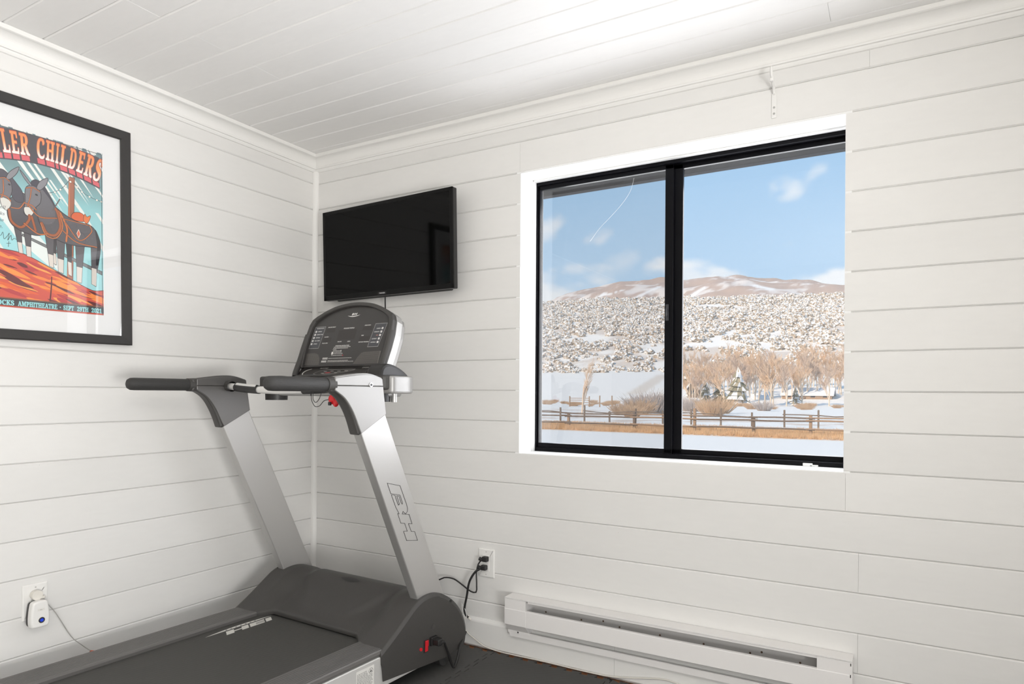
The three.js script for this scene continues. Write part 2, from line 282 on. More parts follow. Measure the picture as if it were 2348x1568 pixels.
/* ---------------------------------------------------------------- framed poster */
{
  const zc = 1.2735, yc = 1.660, hw = 0.3265, hh = 0.4035, fw = 0.034;
  const pic = thing('framed_poster', 'large dark framed concert poster with white mat and two mules', 'picture', [0.001, yc, zc], Math.PI / 2);
  pic.rotation.order = 'YXZ'; pic.rotation.z = 0.0155;
  const frameM = S({ color: lin(0.030, 0.028, 0.027), roughness: 0.48, bumpMap: brushed, bumpScale: 0.0004 });
  const bar = (len, m) => { const p = [[0, 0], [fw, 0], [fw, 0.016], [fw - 0.003, 0.019], [0.004, 0.023], [0, 0.021]]; return p; };
  const mitre = (horizontal, sign) => {
    const pr = bar(); const L = horizontal ? hw : hh; const pos = [];
    const pt = (end, [a, b]) => { const s = end * (L - a), o = sign * ((horizontal ? hh : hw) - a); return horizontal ? [s, o, b] : [o, s, b]; };
    for (let i = 0; i < pr.length; i++) { const q = pr[i], r = pr[(i + 1) % pr.length]; const A = pt(-1, q), B = pt(1, q), C = pt(1, r), D = pt(-1, r); pos.push(...A, ...B, ...C, ...A, ...C, ...D); }
    const g = new THREE.BufferGeometry(); g.setAttribute('position', new THREE.Float32BufferAttribute(pos, 3)); g.setAttribute('uv', new THREE.Float32BufferAttribute(pos.length / 3 * 2 ? new Array(pos.length / 3 * 2).fill(0).map((_, i) => pos[Math.floor(i / 2) * 3 + (i % 2)]) : [], 2)); g.computeVertexNormals(); return g;
  };
  for (const [h, s] of [[true, 1], [true, -1], [false, 1], [false, -1]]) part('frame_bar', mitre(h, s), frameM, pic);
  part('mat_board', bx(-hw + 0.02, hw - 0.02, -hh + 0.02, hh - 0.02, 0.004, 0.0085), S({ color: lin(0.80, 0.80, 0.80), roughness: 0.8 }), pic);
  const print = canvasTex(1350, 1758, drawPoster);
  const pw = 0.457, ph = 0.595, g = new THREE.PlaneGeometry(pw, ph);
  // right edge of the print lies 0.0985 m from the right edge of the frame
  g.translate(hw - 0.0985 - pw / 2, 1.6605 - yc, 0.0092);
  part('print', g, S({ map: print, roughness: 0.7 }), pic);
  part('glass', bx(-hw + 0.025, hw - 0.025, -hh + 0.025, hh - 0.025, 0.0125, 0.0127), glass, pic);
}
function drawPoster(c, w, h) {
  const X = (u) => u * w, Y = (v) => v * h;
  const poly = (pts, fill, stroke, lw = 5) => { c.beginPath(); pts.forEach(([u, v], i) => (i ? c.lineTo(X(u), Y(v)) : c.moveTo(X(u), Y(v)))); c.closePath(); if (fill) { c.fillStyle = fill; c.fill(); } if (stroke) { c.strokeStyle = stroke; c.lineWidth = lw; c.lineJoin = 'round'; c.stroke(); } };
  const curve = (pts, fill, stroke, lw = 5, closed = true) => { const q = spline(pts, pts.length * 10, closed); c.beginPath(); q.forEach(([u, v], i) => (i ? c.lineTo(X(u), Y(v)) : c.moveTo(X(u), Y(v)))); if (closed) c.closePath(); if (fill) { c.fillStyle = fill; c.fill(); } if (stroke) { c.strokeStyle = stroke; c.lineWidth = lw; c.lineJoin = 'round'; c.lineCap = 'round'; c.stroke(); } };
  c.fillStyle = '#e4e3de'; c.fillRect(0, 0, w, h);
  const sk = c.createLinearGradient(0, 0, 0, h * 0.85); sk.addColorStop(0, '#6f8b8f'); sk.addColorStop(0.25, '#789a9d'); sk.addColorStop(0.42, '#93c8cc'); sk.addColorStop(0.75, '#a5dade');
  c.fillStyle = sk; c.fillRect(0, Y(0.006), w, h);
  // slanting white streaks
  let s0 = 7; const q = () => { s0 = (s0 * 16807) % 2147483647; return s0 / 2147483647; };
  for (let i = 0; i < 46; i++) { const u = -0.35 + 1.4 * q(), v = -0.02 + 0.5 * q() * q(), L = 0.1 + 0.28 * q(), t = 0.004 + 0.013 * q(); poly([[u, v], [u + t * 1.6, v], [u + L * 0.62 + t, v + L * 0.6], [u + L, v + L], [u + L * 0.55, v + L * 0.58]], '#e9ebe6'); }
  poly([[0.2, 0.42], [0.34, 0.40], [0.62, 0.70], [0.60, 0.74], [0.40, 0.62]], '#e6ece9'); poly([[0.43, 0.55], [0.52, 0.56], [0.70, 0.72], [0.66, 0.76]], '#e6ece9');
  for (let i = 0; i < 40; i++) { const u = q(), t = 0.01 + 0.02 * q(); c.fillStyle = i % 2 ? '#e4e3de' : '#70868c'; poly([[u, -0.004], [u + t, -0.004], [u + t + 0.012, 0.02], [u + 0.012, 0.02]], i % 2 ? '#e4e3de' : '#70868c'); }
  // post, brace and bulbs
  poly([[0.748, 0.196], [0.790, 0.192], [0.770, 0.82], [0.728, 0.82]], '#a5664c', '#3a2a28', 4); poly([[0.748, 0.196], [0.757, 0.196], [0.738, 0.82], [0.728, 0.82]], '#c87a54');
  curve([[0.45, 0.33], [0.60, 0.318], [0.69, 0.278], [0.755, 0.21]], null, '#2c3136', 4, false); curve([[0.78, 0.225], [0.86, 0.272], [0.94, 0.292], [1.01, 0.298]], null, '#2c3136', 4, false);
  for (const [u, v] of [[0.62, 0.322], [0.649, 0.305], [0.687, 0.282], [0.726, 0.254], [0.759, 0.222], [0.806, 0.244], [0.843, 0.266], [0.899, 0.285], [0.955, 0.295], [0.99, 0.298]]) { c.beginPath(); c.arc(X(u), Y(v), 11, 0, 7); c.fillStyle = '#f2f0e6'; c.fill(); c.lineWidth = 2; c.strokeStyle = '#4a4a4a'; c.stroke(); }
  // pole behind the animals
  poly([[0.425, 0.592], [0.43, 0.58], [0.99, 0.73], [0.99, 0.752]], '#7c7f80', '#34302f', 4);
  // red rock
  curve([[0.0, 0.68], [0.16, 0.672], [0.287, 0.681], [0.433, 0.692], [0.604, 0.747], [0.761, 0.803], [0.913, 0.853], [1.05, 0.86], [1.05, 1.05], [0.0, 1.05], [-0.05, 0.85]], '#d15a4c', '#4a2a2c', 6);
  c.save(); c.beginPath(); [[0, 0.682], [0.287, 0.683], [0.433, 0.694], [0.604, 0.749], [0.761, 0.805], [0.913, 0.855], [1, 0.858], [1, 1], [0, 1]].forEach(([u, v], i) => (i ? c.lineTo(X(u), Y(v)) : c.moveTo(X(u), Y(v)))); c.clip();
  for (let i = 0; i < 150; i++) { const u = q() * 1.1 - 0.1, v = 0.66 + 0.32 * q(), L = 0.06 + 0.16 * q(), d = L * (0.16 + 0.16 * q()), t = 0.002 + 0.009 * q(); const col = ['#f2994e', '#f6a95a', '#e0683f', '#6b3338', '#b9444a', '#f08e4a'][Math.floor(q() * 6)]; curve([[u, v], [u + L * 0.4, v + d * 0.3 - t], [u + L, v + d], [u + L * 0.4, v + d * 0.5 + t]], col); }
  poly([[0.617, 0.80], [0.624, 0.80], [0.622, 0.86], [0.612, 0.95], [0.602, 0.95], [0.612, 0.87]], '#5b2f35'); c.restore();
  // legs with pale feet
  const leg = (a, b, foot, col = '#5d5a5e') => { poly([a, b, foot[1], foot[0]], col, '#2a282b', 4); const m = (p, r, t) => [p[0] + (r[0] - p[0]) * t, p[1] + (r[1] - p[1]) * t]; poly([m(a, foot[0], 0.62), m(b, foot[1], 0.62), [foot[1][0] + 0.004, foot[1][1]], [foot[0][0] - 0.004, foot[0][1]]], '#ded6ce', '#2a282b', 3); };
  leg([0.37, 0.53], [0.42, 0.53], [[0.409, 0.69], [0.428, 0.692]]); leg([0.435, 0.55], [0.485, 0.55], [[0.459, 0.703], [0.481, 0.706]]); leg([0.60, 0.55], [0.655, 0.56], [[0.633, 0.72], [0.650, 0.73]], '#3c393d');
  leg([0.575, 0.55], [0.64, 0.55], [[0.609, 0.742], [0.631, 0.75]]); leg([0.652, 0.56], [0.718, 0.56], [[0.670, 0.766], [0.699, 0.774]]); leg([0.72, 0.57], [0.765, 0.57], [[0.742, 0.775], [0.760, 0.785]], '#3c393d');
  leg([0.79, 0.57], [0.86, 0.57], [[0.802, 0.812], [0.830, 0.818]]); leg([0.905, 0.55], [0.965, 0.54], [[0.912, 0.815], [0.940, 0.828]]);
  // far mule
  curve([[0.335, 0.44], [0.338, 0.50], [0.37, 0.545], [0.45, 0.572], [0.55, 0.57], [0.60, 0.50], [0.50, 0.40], [0.43, 0.35], [0.36, 0.39]], '#565459', '#26242a', 6);
  curve([[0.25, 0.262], [0.30, 0.244], [0.345, 0.262], [0.39, 0.30], [0.43, 0.345], [0.435, 0.40], [0.38, 0.40], [0.33, 0.32]], '#4b4852', '#26242a', 5);
  curve([[0.28, 0.30], [0.32, 0.285], [0.355, 0.298], [0.365, 0.35], [0.35, 0.40], [0.352, 0.43], [0.325, 0.462], [0.295, 0.435], [0.288, 0.38]], '#6f6d72', '#26242a', 5);
  curve([[0.293, 0.40], [0.345, 0.405], [0.358, 0.43], [0.33, 0.465], [0.300, 0.445]], '#d9d7d0', '#333', 4);
  curve([[0.33, 0.285], [0.355, 0.245], [0.41, 0.209], [0.395, 0.25], [0.352, 0.29]], '#8a888c', '#26242a', 5);
  // near mule: body, neck, mane, head, ears
  curve([[0.53, 0.44], [0.55, 0.515], [0.61, 0.562], [0.70, 0.59], [0.78, 0.597], [0.88, 0.592], [0.955, 0.585], [0.972, 0.545], [0.945, 0.49], [0.90, 0.458], [0.80, 0.45], [0.72, 0.425], [0.65, 0.39], [0.58, 0.36]], '#5a585d', '#26242a', 7);
  curve([[0.94, 0.48], [0.975, 0.54], [0.98, 0.60], [0.965, 0.68], [0.95, 0.74], [0.945, 0.66], [0.955, 0.58]], '#2f2d33', '#26242a', 3);
  curve([[0.487, 0.285], [0.52, 0.258], [0.565, 0.275], [0.605, 0.32], [0.65, 0.385], [0.655, 0.41], [0.60, 0.40], [0.54, 0.33]], '#3e3b47', '#26242a', 5);
  curve([[0.545, 0.31], [0.59, 0.33], [0.645, 0.40], [0.64, 0.48], [0.57, 0.50], [0.525, 0.44]], '#67656a', null);
  curve([[0.45, 0.325], [0.48, 0.298], [0.525, 0.302], [0.552, 0.33], [0.548, 0.385], [0.515, 0.42], [0.50, 0.455], [0.46, 0.475], [0.438, 0.455], [0.447, 0.40]], '#757378', '#26242a', 6);
  curve([[0.443, 0.428], [0.49, 0.425], [0.505, 0.445], [0.478, 0.475], [0.445, 0.463]], '#dcdad3', '#333', 4);
  curve([[0.478, 0.297], [0.44, 0.262], [0.416, 0.224], [0.45, 0.25], [0.49, 0.292]], '#87858a', '#26242a', 5); curve([[0.525, 0.302], [0.548, 0.262], [0.60, 0.233], [0.588, 0.275], [0.548, 0.312]], '#87858a', '#26242a', 5);
  c.fillStyle = '#1d1c20'; c.beginPath(); c.ellipse(X(0.523), Y(0.344), 13, 9, 0.3, 0, 7); c.fill(); c.beginPath(); c.ellipse(X(0.348), Y(0.32), 11, 8, 0.3, 0, 7); c.fill();
  for (let i = 0; i < 90; i++) { c.fillStyle = i % 3 ? 'rgba(225,225,228,0.5)' : 'rgba(40,38,44,0.5)'; c.fillRect(X(0.46 + 0.48 * q()), Y(0.33 + 0.24 * q()), 3, 5); }
  // harness
  const strap = (pts, lw = 11, col = '#c9743f') => { curve(pts, null, '#4a2a24', lw + 5, false); curve(pts, null, col, lw, false); };
  strap([[0.345, 0.46], [0.36, 0.52], [0.42, 0.545], [0.47, 0.50], [0.475, 0.47]], 22, '#a75f3c'); strap([[0.555, 0.50], [0.59, 0.552], [0.65, 0.555], [0.685, 0.50], [0.665, 0.42], [0.648, 0.40]], 24, '#a75f3c'); strap([[0.548, 0.50], [0.585, 0.565], [0.655, 0.57], [0.70, 0.50], [0.675, 0.41]], 7, '#e08a4c');
  strap([[0.36, 0.445], [0.41, 0.44], [0.445, 0.40]], 8); strap([[0.46, 0.405], [0.54, 0.465], [0.66, 0.455]], 9); strap([[0.685, 0.42], [0.73, 0.50], [0.725, 0.58]], 17); strap([[0.70, 0.45], [0.80, 0.455], [0.89, 0.46]], 7); strap([[0.72, 0.47], [0.82, 0.56], [0.91, 0.50], [0.90, 0.46]], 8); strap([[0.70, 0.52], [0.80, 0.575], [0.95, 0.585]], 9); strap([[0.44, 0.52], [0.53, 0.565], [0.60, 0.555]], 11); strap([[0.49, 0.475], [0.515, 0.55]], 20, '#a75f3c');
  strap([[0.455, 0.318], [0.50, 0.308], [0.545, 0.322]], 7); strap([[0.49, 0.315], [0.48, 0.37], [0.462, 0.42]], 7); strap([[0.445, 0.405], [0.49, 0.41], [0.52, 0.43]], 8); strap([[0.287, 0.298], [0.32, 0.288], [0.35, 0.302]], 6); strap([[0.31, 0.30], [0.312, 0.36], [0.30, 0.40]], 7); strap([[0.295, 0.385], [0.33, 0.39], [0.356, 0.41]], 8);
  poly([[0.815, 0.497], [0.828, 0.522], [0.815, 0.547], [0.802, 0.522]], '#d9694a', '#efe0d0', 5);
  // sleeping fox
  curve([[0.762, 0.432], [0.78, 0.402], [0.83, 0.394], [0.86, 0.41], [0.86, 0.44], [0.80, 0.447]], '#d9663a', '#4a2420', 5); curve([[0.852, 0.432], [0.862, 0.396], [0.878, 0.41], [0.905, 0.399], [0.895, 0.43], [0.875, 0.452]], '#e07a42', '#4a2420', 4);
  strap([[0.635, 0.41], [0.685, 0.335]], 6, '#6b6a6e'); c.fillStyle = '#e9e7df'; c.beginPath(); c.arc(X(0.687), Y(0.333), 10, 0, 7); c.fill();
  // title on a dark curved banner
  const arch = (u) => 0.018 + 0.05 * Math.pow((u - 0.56) / 0.44, 2) * ((u > 0.56) ? 0.55 : 0.42), foot = (u) => 0.128 + 0.062 * Math.pow((u - 0.56) / 0.44, 2);
  const top = [], bot = [], low = []; for (let i = 0; i <= 30; i++) { const u = 0.03 + i / 30 * 0.945; top.push([u, arch(u) - 0.012]); bot.push([u, foot(u) + 0.008]); low.push([u, foot(u) + 0.04]); }
  poly([...top, ...low.slice().reverse()], '#4b484e', null);
  const word = 'TYLER CHILDERS', at = [0.165, 0.235, 0.311, 0.366, 0.42, 0.50, 0.524, 0.585, 0.649, 0.679, 0.74, 0.797, 0.851, 0.916, 0.978];
  for (let i = 0; i < word.length; i++) {
    if (word[i] === ' ') continue;
    const u0 = at[i] + 0.003, u1 = (word[i + 1] === ' ' ? at[i + 1] - 0.016 : at[i + 1]) - 0.004, um = (u0 + u1) / 2, v0 = arch(um) + 0.004, v1 = foot(um);
    poly([[u0, foot(u0) + 0.002], [u1, foot(u1) + 0.002], [u1 + 0.006, foot(u1) + 0.034], [u0 + 0.006, foot(u0) + 0.034]], '#d9626a', '#403a44', 5);
    c.save(); c.translate(X(um), Y(v1)); c.rotate((foot(u1) - foot(u0)) / (u1 - u0) * (h / w) * 0.8);
    c.font = 'bold 200px serif'; c.textAlign = 'center'; c.textBaseline = 'alphabetic';
    const mw = c.measureText(word[i]).width; c.scale(X(u1 - u0) / mw * 1.06, Y(v1 - v0) / 136);
    const gr = c.createLinearGradient(0, -136, 0, 0); gr.addColorStop(0, '#f3935a'); gr.addColorStop(0.5, '#f6a468'); gr.addColorStop(0.85, '#f4e9df'); gr.addColorStop(1, '#f6f0ea');
    c.lineWidth = 16; c.strokeStyle = '#b14a3c'; c.lineJoin = 'round'; c.strokeText(word[i], 0, 0); c.fillStyle = gr; c.fillText(word[i], 0, 0); c.lineWidth = 5; c.strokeStyle = gr; c.strokeText(word[i], 0, 0); c.restore();
  }
  // foot band
  poly([[0, 0.948], [1, 0.946], [1, 0.997], [0, 0.999]], '#45474a'); poly([[0, 0.947], [1, 0.945], [1, 0.951], [0, 0.953]], '#8f5a44'); poly([[0, 0.992], [1, 0.99], [1, 1], [0, 1]], '#c2523f');
  const put = (s, u0, u1) => { c.save(); c.font = 'bold 60px serif'; c.textBaseline = 'alphabetic'; c.textAlign = 'left'; const mw = c.measureText(s).width; c.translate(X(u0), Y(0.988)); c.scale(X(u1 - u0) / mw, 1.05); c.fillStyle = '#9fdfe2'; c.lineWidth = 3; c.strokeStyle = '#9fdfe2'; c.fillText(s, 0, 0); c.strokeText(s, 0, 0); c.restore(); };
  put('RED', 0.10, 0.20); put('ROCKS', 0.235, 0.372); put('AMPHITHEATRE', 0.395, 0.658); put('\u00b7', 0.672, 0.684); put('SEPT', 0.699, 0.775); put('29TH', 0.798, 0.884); put('2021', 0.905, 0.985);
  // ink scrawl
  c.font = 'italic 40px serif'; c.fillStyle = '#3b4447'; ['well', 'thanks', 'the', 'tune.'].forEach((t, i) => { c.textAlign = 'right'; c.fillText(t, X(0.322 - 0.006 * i), Y(0.46 + 0.036 * i)); });
  curve([[0.26, 0.60], [0.29, 0.61], [0.305, 0.59], [0.312, 0.625], [0.33, 0.61], [0.345, 0.59], [0.335, 0.63], [0.355, 0.60], [0.36, 0.625], [0.375, 0.615], [0.392, 0.618]], null, '#3b4447', 4, false); curve([[0.342, 0.635], [0.338, 0.665]], null, '#3b4447', 4, false); curve([[0.328, 0.648], [0.352, 0.644]], null, '#3b4447', 4, false);
  c.strokeStyle = '#2b3338'; c.lineWidth = 5; c.strokeRect(X(-0.02), Y(0.008), X(1.012), Y(1.1));
}

/* ---------------------------------------------------------------- television */
{
  const W = 0.8034, H = 0.43, tv = thing('wall_television', 'black flat television mounted on the board wall left of the window', 'television', [0.5176, 1.7502, 0.0777], -0.0502);
  tv.rotation.order = 'YXZ'; tv.rotation.x = 0.0304;
  const gl = P({ color: lin(0.0012, 0.0012, 0.0012), roughness: 0.06, specularIntensity: 0.27 });
  part('housing', bx(-W / 2, W / 2, -H / 2, H / 2, -0.030, 0.0, 0.004), blackPlastic, tv);
  const rear = part('rear_cover', bx(-W / 2 + 0.06, W / 2 - 0.035, -H / 2 - 0.004, H / 2 - 0.07, -0.045, -0.026, 0.006), blackPlastic, tv);
  const bz = part('bezel', [bx(-W / 2, W / 2, H / 2 - 0.016, H / 2, -0.006, 0.0022, 0.0015), bx(-W / 2, W / 2, -H / 2, -H / 2 + 0.022, -0.006, 0.0022, 0.0015), bx(-W / 2, -W / 2 + 0.017, -H / 2, H / 2, -0.006, 0.0022, 0.0015), bx(W / 2 - 0.017, W / 2, -H / 2, H / 2, -0.006, 0.0022, 0.0015)], P({ color: lin(0.005, 0.005, 0.005), roughness: 0.3, specularIntensity: 0.3 }), tv);
  part('screen', bx(-W / 2 + 0.016, W / 2 - 0.016, -H / 2 + 0.021, H / 2 - 0.015, -0.002, 0.0006), gl, tv);
  const logo = canvasTex(256, 48, (c, w, h) => { c.fillStyle = '#0b0b0b'; c.fillRect(0, 0, w, h); c.fillStyle = '#c9c9c9'; c.font = 'bold 42px sans-serif'; c.textAlign = 'center'; c.textBaseline = 'middle'; c.fillText('TOSHIBA', w / 2, h / 2 + 2); });
  const lg = new THREE.PlaneGeometry(0.052, 0.0098); lg.translate(-0.012, -H / 2 + 0.0105, 0.0026); part('logo', lg, S({ map: logo, roughness: 0.4 }), bz);
  part('wall_mount', [bx(-0.1, 0.1, -0.1, 0.1, -0.055, -0.040), bx(-0.05, 0.05, -0.06, 0.06, -0.068, -0.05)], blackPlastic, tv);
  part('power_lead', tube([[-0.028, -0.20, -0.034], [-0.028, -0.222, -0.034], [-0.030, -0.25, -0.036], [-0.031, -0.30, -0.038], [-0.030, -0.36, -0.04]], 0.0035, 20, 6), blackPlastic, rear);
}

/* ---------------------------------------------------------------- treadmill */
const mill = thing('treadmill', 'silver and black treadmill standing in the corner by the poster', 'treadmill', [0.6, 0, 0.5], -2.5 * Math.PI / 180);
{
  // x across, z towards the runner
  const bothX = (f) => [-1, 1].forEach(f);
  const side = (pts, x0, x1, bevel = 0.003) => { const g = extrude(pts.map(([z, y]) => [-z, y]), x1 - x0 - 2 * bevel, bevel); g.translate(0, 0, x0 + bevel); g.rotateY(Math.PI / 2); return g; };
  // deck
  const beltTex = canvasTex(800, 1900, (c, w, h) => {
    c.fillStyle = '#454441'; c.fillRect(0, 0, w, h);
    for (let i = 0; i < 2600; i++) { const v = 60 + Math.floor(rnd() * 22); c.fillStyle = `rgba(${v},${v},${v - 2},0.5)`; c.fillRect(rnd() * w, rnd() * h, 2, 10 + rnd() * 12); }
    // mark printed lengthwise near the left edge; canvas x runs across the belt, y along it from the hood
    const PXZ = h / 1.5, PXX = w / 0.58, px = (x) => (x + 0.29) * PXX, pz = (z) => (z - 0.02) * PXZ;
    c.save(); c.translate(px(-0.243), pz(0.065)); c.rotate(Math.PI / 2); c.fillStyle = '#d6d4ce';   // now x runs along the belt, y towards the wall side
    const L = 0.30 * PXZ, u = PXX;
    c.beginPath(); c.moveTo(0, -0.004 * u); c.quadraticCurveTo(L * 0.5, 0.021 * u, L, -0.004 * u); c.quadraticCurveTo(L * 0.5, -0.008 * u, 0, -0.004 * u); c.fill();
    c.fillStyle = '#454441'; c.font = `bold ${Math.round(0.011 * u)}px sans-serif`; c.textAlign = 'center'; c.textBaseline = 'middle'; for (let i = 0; i < 7; i++) c.fillRect(L * (0.26 + 0.07 * i), -0.002 * u, L * 0.022, 0.005 * u);
    c.fillStyle = '#d6d4ce'; const y0 = -0.014 * u, y1 = -0.048 * u, sk = 0.018 * u; const P4 = (a, b, c0, d) => { c.beginPath(); c.moveTo(a + sk * (c0 - y0) / (y1 - y0), c0); c.lineTo(b + sk * (c0 - y0) / (y1 - y0), c0); c.lineTo(b + sk * (d - y0) / (y1 - y0), d); c.lineTo(a + sk * (d - y0) / (y1 - y0), d); c.fill(); };
    P4(L * 0.06, L * 0.15, y0, y1); P4(L * 0.17, L * 0.36, y0, y0 + (y1 - y0) * 0.3); P4(L * 0.17, L * 0.36, y0 + (y1 - y0) * 0.42, y0 + (y1 - y0) * 0.6); P4(L * 0.17, L * 0.36, y0 + (y1 - y0) * 0.72, y1); P4(L * 0.30, L * 0.39, y0, y1); P4(L * 0.41, L * 0.51, y0, y1); P4(L * 0.51, L * 0.62, y0 + (y1 - y0) * 0.38, y0 + (y1 - y0) * 0.62); P4(L * 0.62, L * 0.73, y0, y1); c.restore();
  });
  const beltG = grid(1, 12, (u, v) => [0.29 - 0.58 * u, 0.178, 0.02 + 1.5 * v], (u, v) => [1 - u, 1 - v]);
  part('running_belt', beltG, S({ map: beltTex, roughness: 0.75, bumpMap: cross, bumpScale: 0.0005 }), mill);
  part('deck_board', bx(-0.28, 0.28, 0.13, 0.172, -0.02, 1.5), blackPlastic, mill);
  const railM = S({ color: lin(0.155, 0.148, 0.142), metalness: 0.35, roughness: 0.44, bumpMap: brushed, bumpScale: 0.0006 });
  bothX((s) => {
    const pr = [[0.286, 0.150], [0.286, 0.1885], [0.290, 0.1925]]; for (let k = 0; k < 11; k++) { const a = 0.296 + k * 0.0098; pr.push([a, 0.1935], [a + 0.007, 0.1935], [a + 0.0075, 0.1918], [a + 0.0093, 0.1918]); } pr.push([0.406, 0.1930], [0.4105, 0.1900], [0.4125, 0.1800], [0.4095, 0.172], [0.409, 0.150]);
    part('side_rail', sweep(pr, 0.0, 1.52, (z, a, b) => [s * a, b, z]), railM, mill);
    const pl = part('frame_rail', bx(s > 0 ? 0.395 : -0.415, s > 0 ? 0.415 : -0.395, 0.062, 0.171, -0.1, 1.48, 0.004), S({ color: lin(0.62, 0.61, 0.59), metalness: 0.25, roughness: 0.42, bumpMap: brushed, bumpScale: 0.0003 }), mill);
    if (s > 0) {
      const st = canvasTex(420, 520, (c, w, h) => { c.fillStyle = '#dcdad5'; c.fillRect(0, 0, w, h); c.fillStyle = '#6b6a68'; for (let i = 0; i < 13; i++) { const y = 60 + i * 26; let x = 24; while (x < (i < 4 ? 250 : 360)) { const l = 14 + rnd() * 40; c.fillRect(x, y, l, 10); x += l + 8; } } c.strokeStyle = '#55534f'; c.lineWidth = 7; c.beginPath(); c.arc(345, 95, 48, 0, 7); c.stroke(); c.fillStyle = '#3c3a38'; c.beginPath(); c.moveTo(345, 62); c.lineTo(375, 118); c.lineTo(315, 118); c.fill(); c.fillStyle = '#dcdad5'; c.fillRect(341, 82, 8, 24); c.fillStyle = '#2c2a29'; c.fillRect(210, 420, 180, 70); c.fillStyle = '#dcdad5'; c.font = 'bold 46px sans-serif'; c.textAlign = 'center'; c.fillText('BH', 300, 472); });
      const g = new THREE.PlaneGeometry(0.083, 0.092); g.rotateY(Math.PI / 2); g.translate(0.4156, 0.112, 0.200); part('rating_sticker', g, S({ map: st, roughness: 0.5 }), pl);
    }
    part('end_cap', bx(s > 0 ? 0.27 : -0.42, s > 0 ? 0.42 : -0.27, 0.05, 0.20, 1.49, 1.60, 0.02), darkPlastic, mill);
    part('foot', bx(s * 0.36 - 0.03, s * 0.36 + 0.03, 0, 0.07, 1.38, 1.46, 0.008), rubber, mill);
    part('transport_wheel', cyl(0.034, 0.034, 0.03, 20).rotateZ(Math.PI / 2).translate(s * 0.37, 0.034, -0.27), rubber, mill);
  });
  part('rear_roller', cyl(0.035, 0.035, 0.56, 24).rotateZ(Math.PI / 2).translate(0, 0.145, 1.52), blackPlastic, mill);
  const steel = S({ color: lin(0.45, 0.45, 0.44), metalness: 0.5, roughness: 0.4 }); part('cross_member', bx(-0.40, 0.40, 0.055, 0.095, -0.30, -0.22, 0.004), steel, mill); part('cross_member', bx(-0.40, 0.40, 0.07, 0.12, 0.5, 0.56), steel, mill);

  // motor hood: side pods reach further back over the rails than the middle
  const pod = spline([[0.126, 0.150], [0.126, 0.184], [0.112, 0.194], [0.06, 0.225], [0.0, 0.264], [-0.06, 0.303], [-0.11, 0.3185], [-0.17, 0.318], [-0.228, 0.299], [-0.29, 0.258], [-0.339, 0.205], [-0.370, 0.140], [-0.371, 0.090], [-0.36, 0.06]], 56);
  const mid = spline([[0.066, 0.184], [0.066, 0.196], [0.060, 0.203], [0.035, 0.213], [-0.02, 0.237], [-0.07, 0.267], [-0.12, 0.296], [-0.165, 0.3045], [-0.22, 0.288], [-0.28, 0.256], [-0.33, 0.205], [-0.362, 0.140], [-0.363, 0.090], [-0.355, 0.06]], 56);
  const hoodAt = (u, v) => {
    const x = -0.42 + 0.84 * u, k = Math.round(v * 56), wgt = smooth(0.225, 0.325, Math.abs(x)), e = Math.max(0, Math.abs(x) - 0.408) / 0.012;
    let z = mid[k][0] + (pod[k][0] - mid[k][0]) * wgt, y = mid[k][1] + (pod[k][1] - mid[k][1]) * wgt;
    const pan = (1 - smooth(0.215, 0.262, Math.abs(x) + Math.max(0, z + 0.11) * 0.95)) * smooth(0.035, -0.03, z) * smooth(-0.33, -0.26, z); y += 0.014 * pan;
    const sh = 1 - Math.sqrt(Math.max(0, 1 - e * e)); return [x, y - 0.012 * sh * (y > 0.12 ? 1 : 0), z + (z < -0.2 ? 0.012 * sh : 0)];
  };
  const sideEdge = (s) => { const o = []; for (let k = 0; k <= 56; k++) { const [, y, z] = hoodAt(s > 0 ? 1 : 0, k / 56); o.push([z, y]); } o.push([-0.224, 0.052], [0.119, 0.084]); return o; };
  const wallOf = (s) => { const g = new THREE.ShapeGeometry(shape(sideEdge(s).map(([z, y]) => [-z, y]))); g.rotateY(Math.PI / 2); g.translate(s * 0.42, 0, 0); return g; };
  const hood = part('motor_hood', [grid(120, 56, hoodAt), wallOf(1), wallOf(-1)], darkPlastic, mill);
  { const hoodY = (x, z) => { let best = 0, bd = 9; for (let k = 8; k <= 40; k++) { const p = hoodAt((x + 0.42) / 0.84, k / 56); if (Math.abs(p[2] - z) < bd) { bd = Math.abs(p[2] - z); best = k; } } const p = hoodAt((x + 0.42) / 0.84, best / 56), q = hoodAt((x + 0.42) / 0.84, (p[2] > z ? best + 1 : best - 1) / 56), t = (z - p[2]) / (q[2] - p[2] || 1); return p[1] + (q[1] - p[1]) * t; };
    part('emblem', grid(24, 6, (u, v) => { const x = -0.055 + 0.11 * (1 - u), w = 0.0135 * Math.pow(Math.sin(Math.PI * u), 0.8), z = -0.130 + (v - 0.5) * 2 * w; return [x, hoodY(x, z) + 0.0014, z]; }), S({ color: lin(0.016, 0.015, 0.015), roughness: 0.4, side: THREE.DoubleSide }), hood); }
  part('screw', cyl(0.006, 0.006, 0.003, 16).rotateZ(Math.PI / 2).translate(0.4205, 0.265, -0.262), blackPlastic, hood);
  part('plug_cap', cyl(0.010, 0.010, 0.002, 18).rotateZ(Math.PI / 2).translate(0.4205, 0.195, -0.155), darkPlastic, hood);
  const red = S({ color: lin(0.62, 0.02, 0.03), roughness: 0.3 });
  const sw = part('power_switch', [bx(0.4195, 0.4225, 0.112, 0.158, -0.125, -0.098, 0.001)], blackPlastic, hood);
  part('rocker', [bx(0.421, 0.427, 0.134, 0.156, -0.1195, -0.1035, 0.001), bx(0.421, 0.425, 0.115, 0.134, -0.1195, -0.1035, 0.001)], red, sw);
  part('reset_button', cyl(0.006, 0.006, 0.006, 16).rotateZ(Math.PI / 2).translate(0.422, 0.132, -0.080), red, hood);
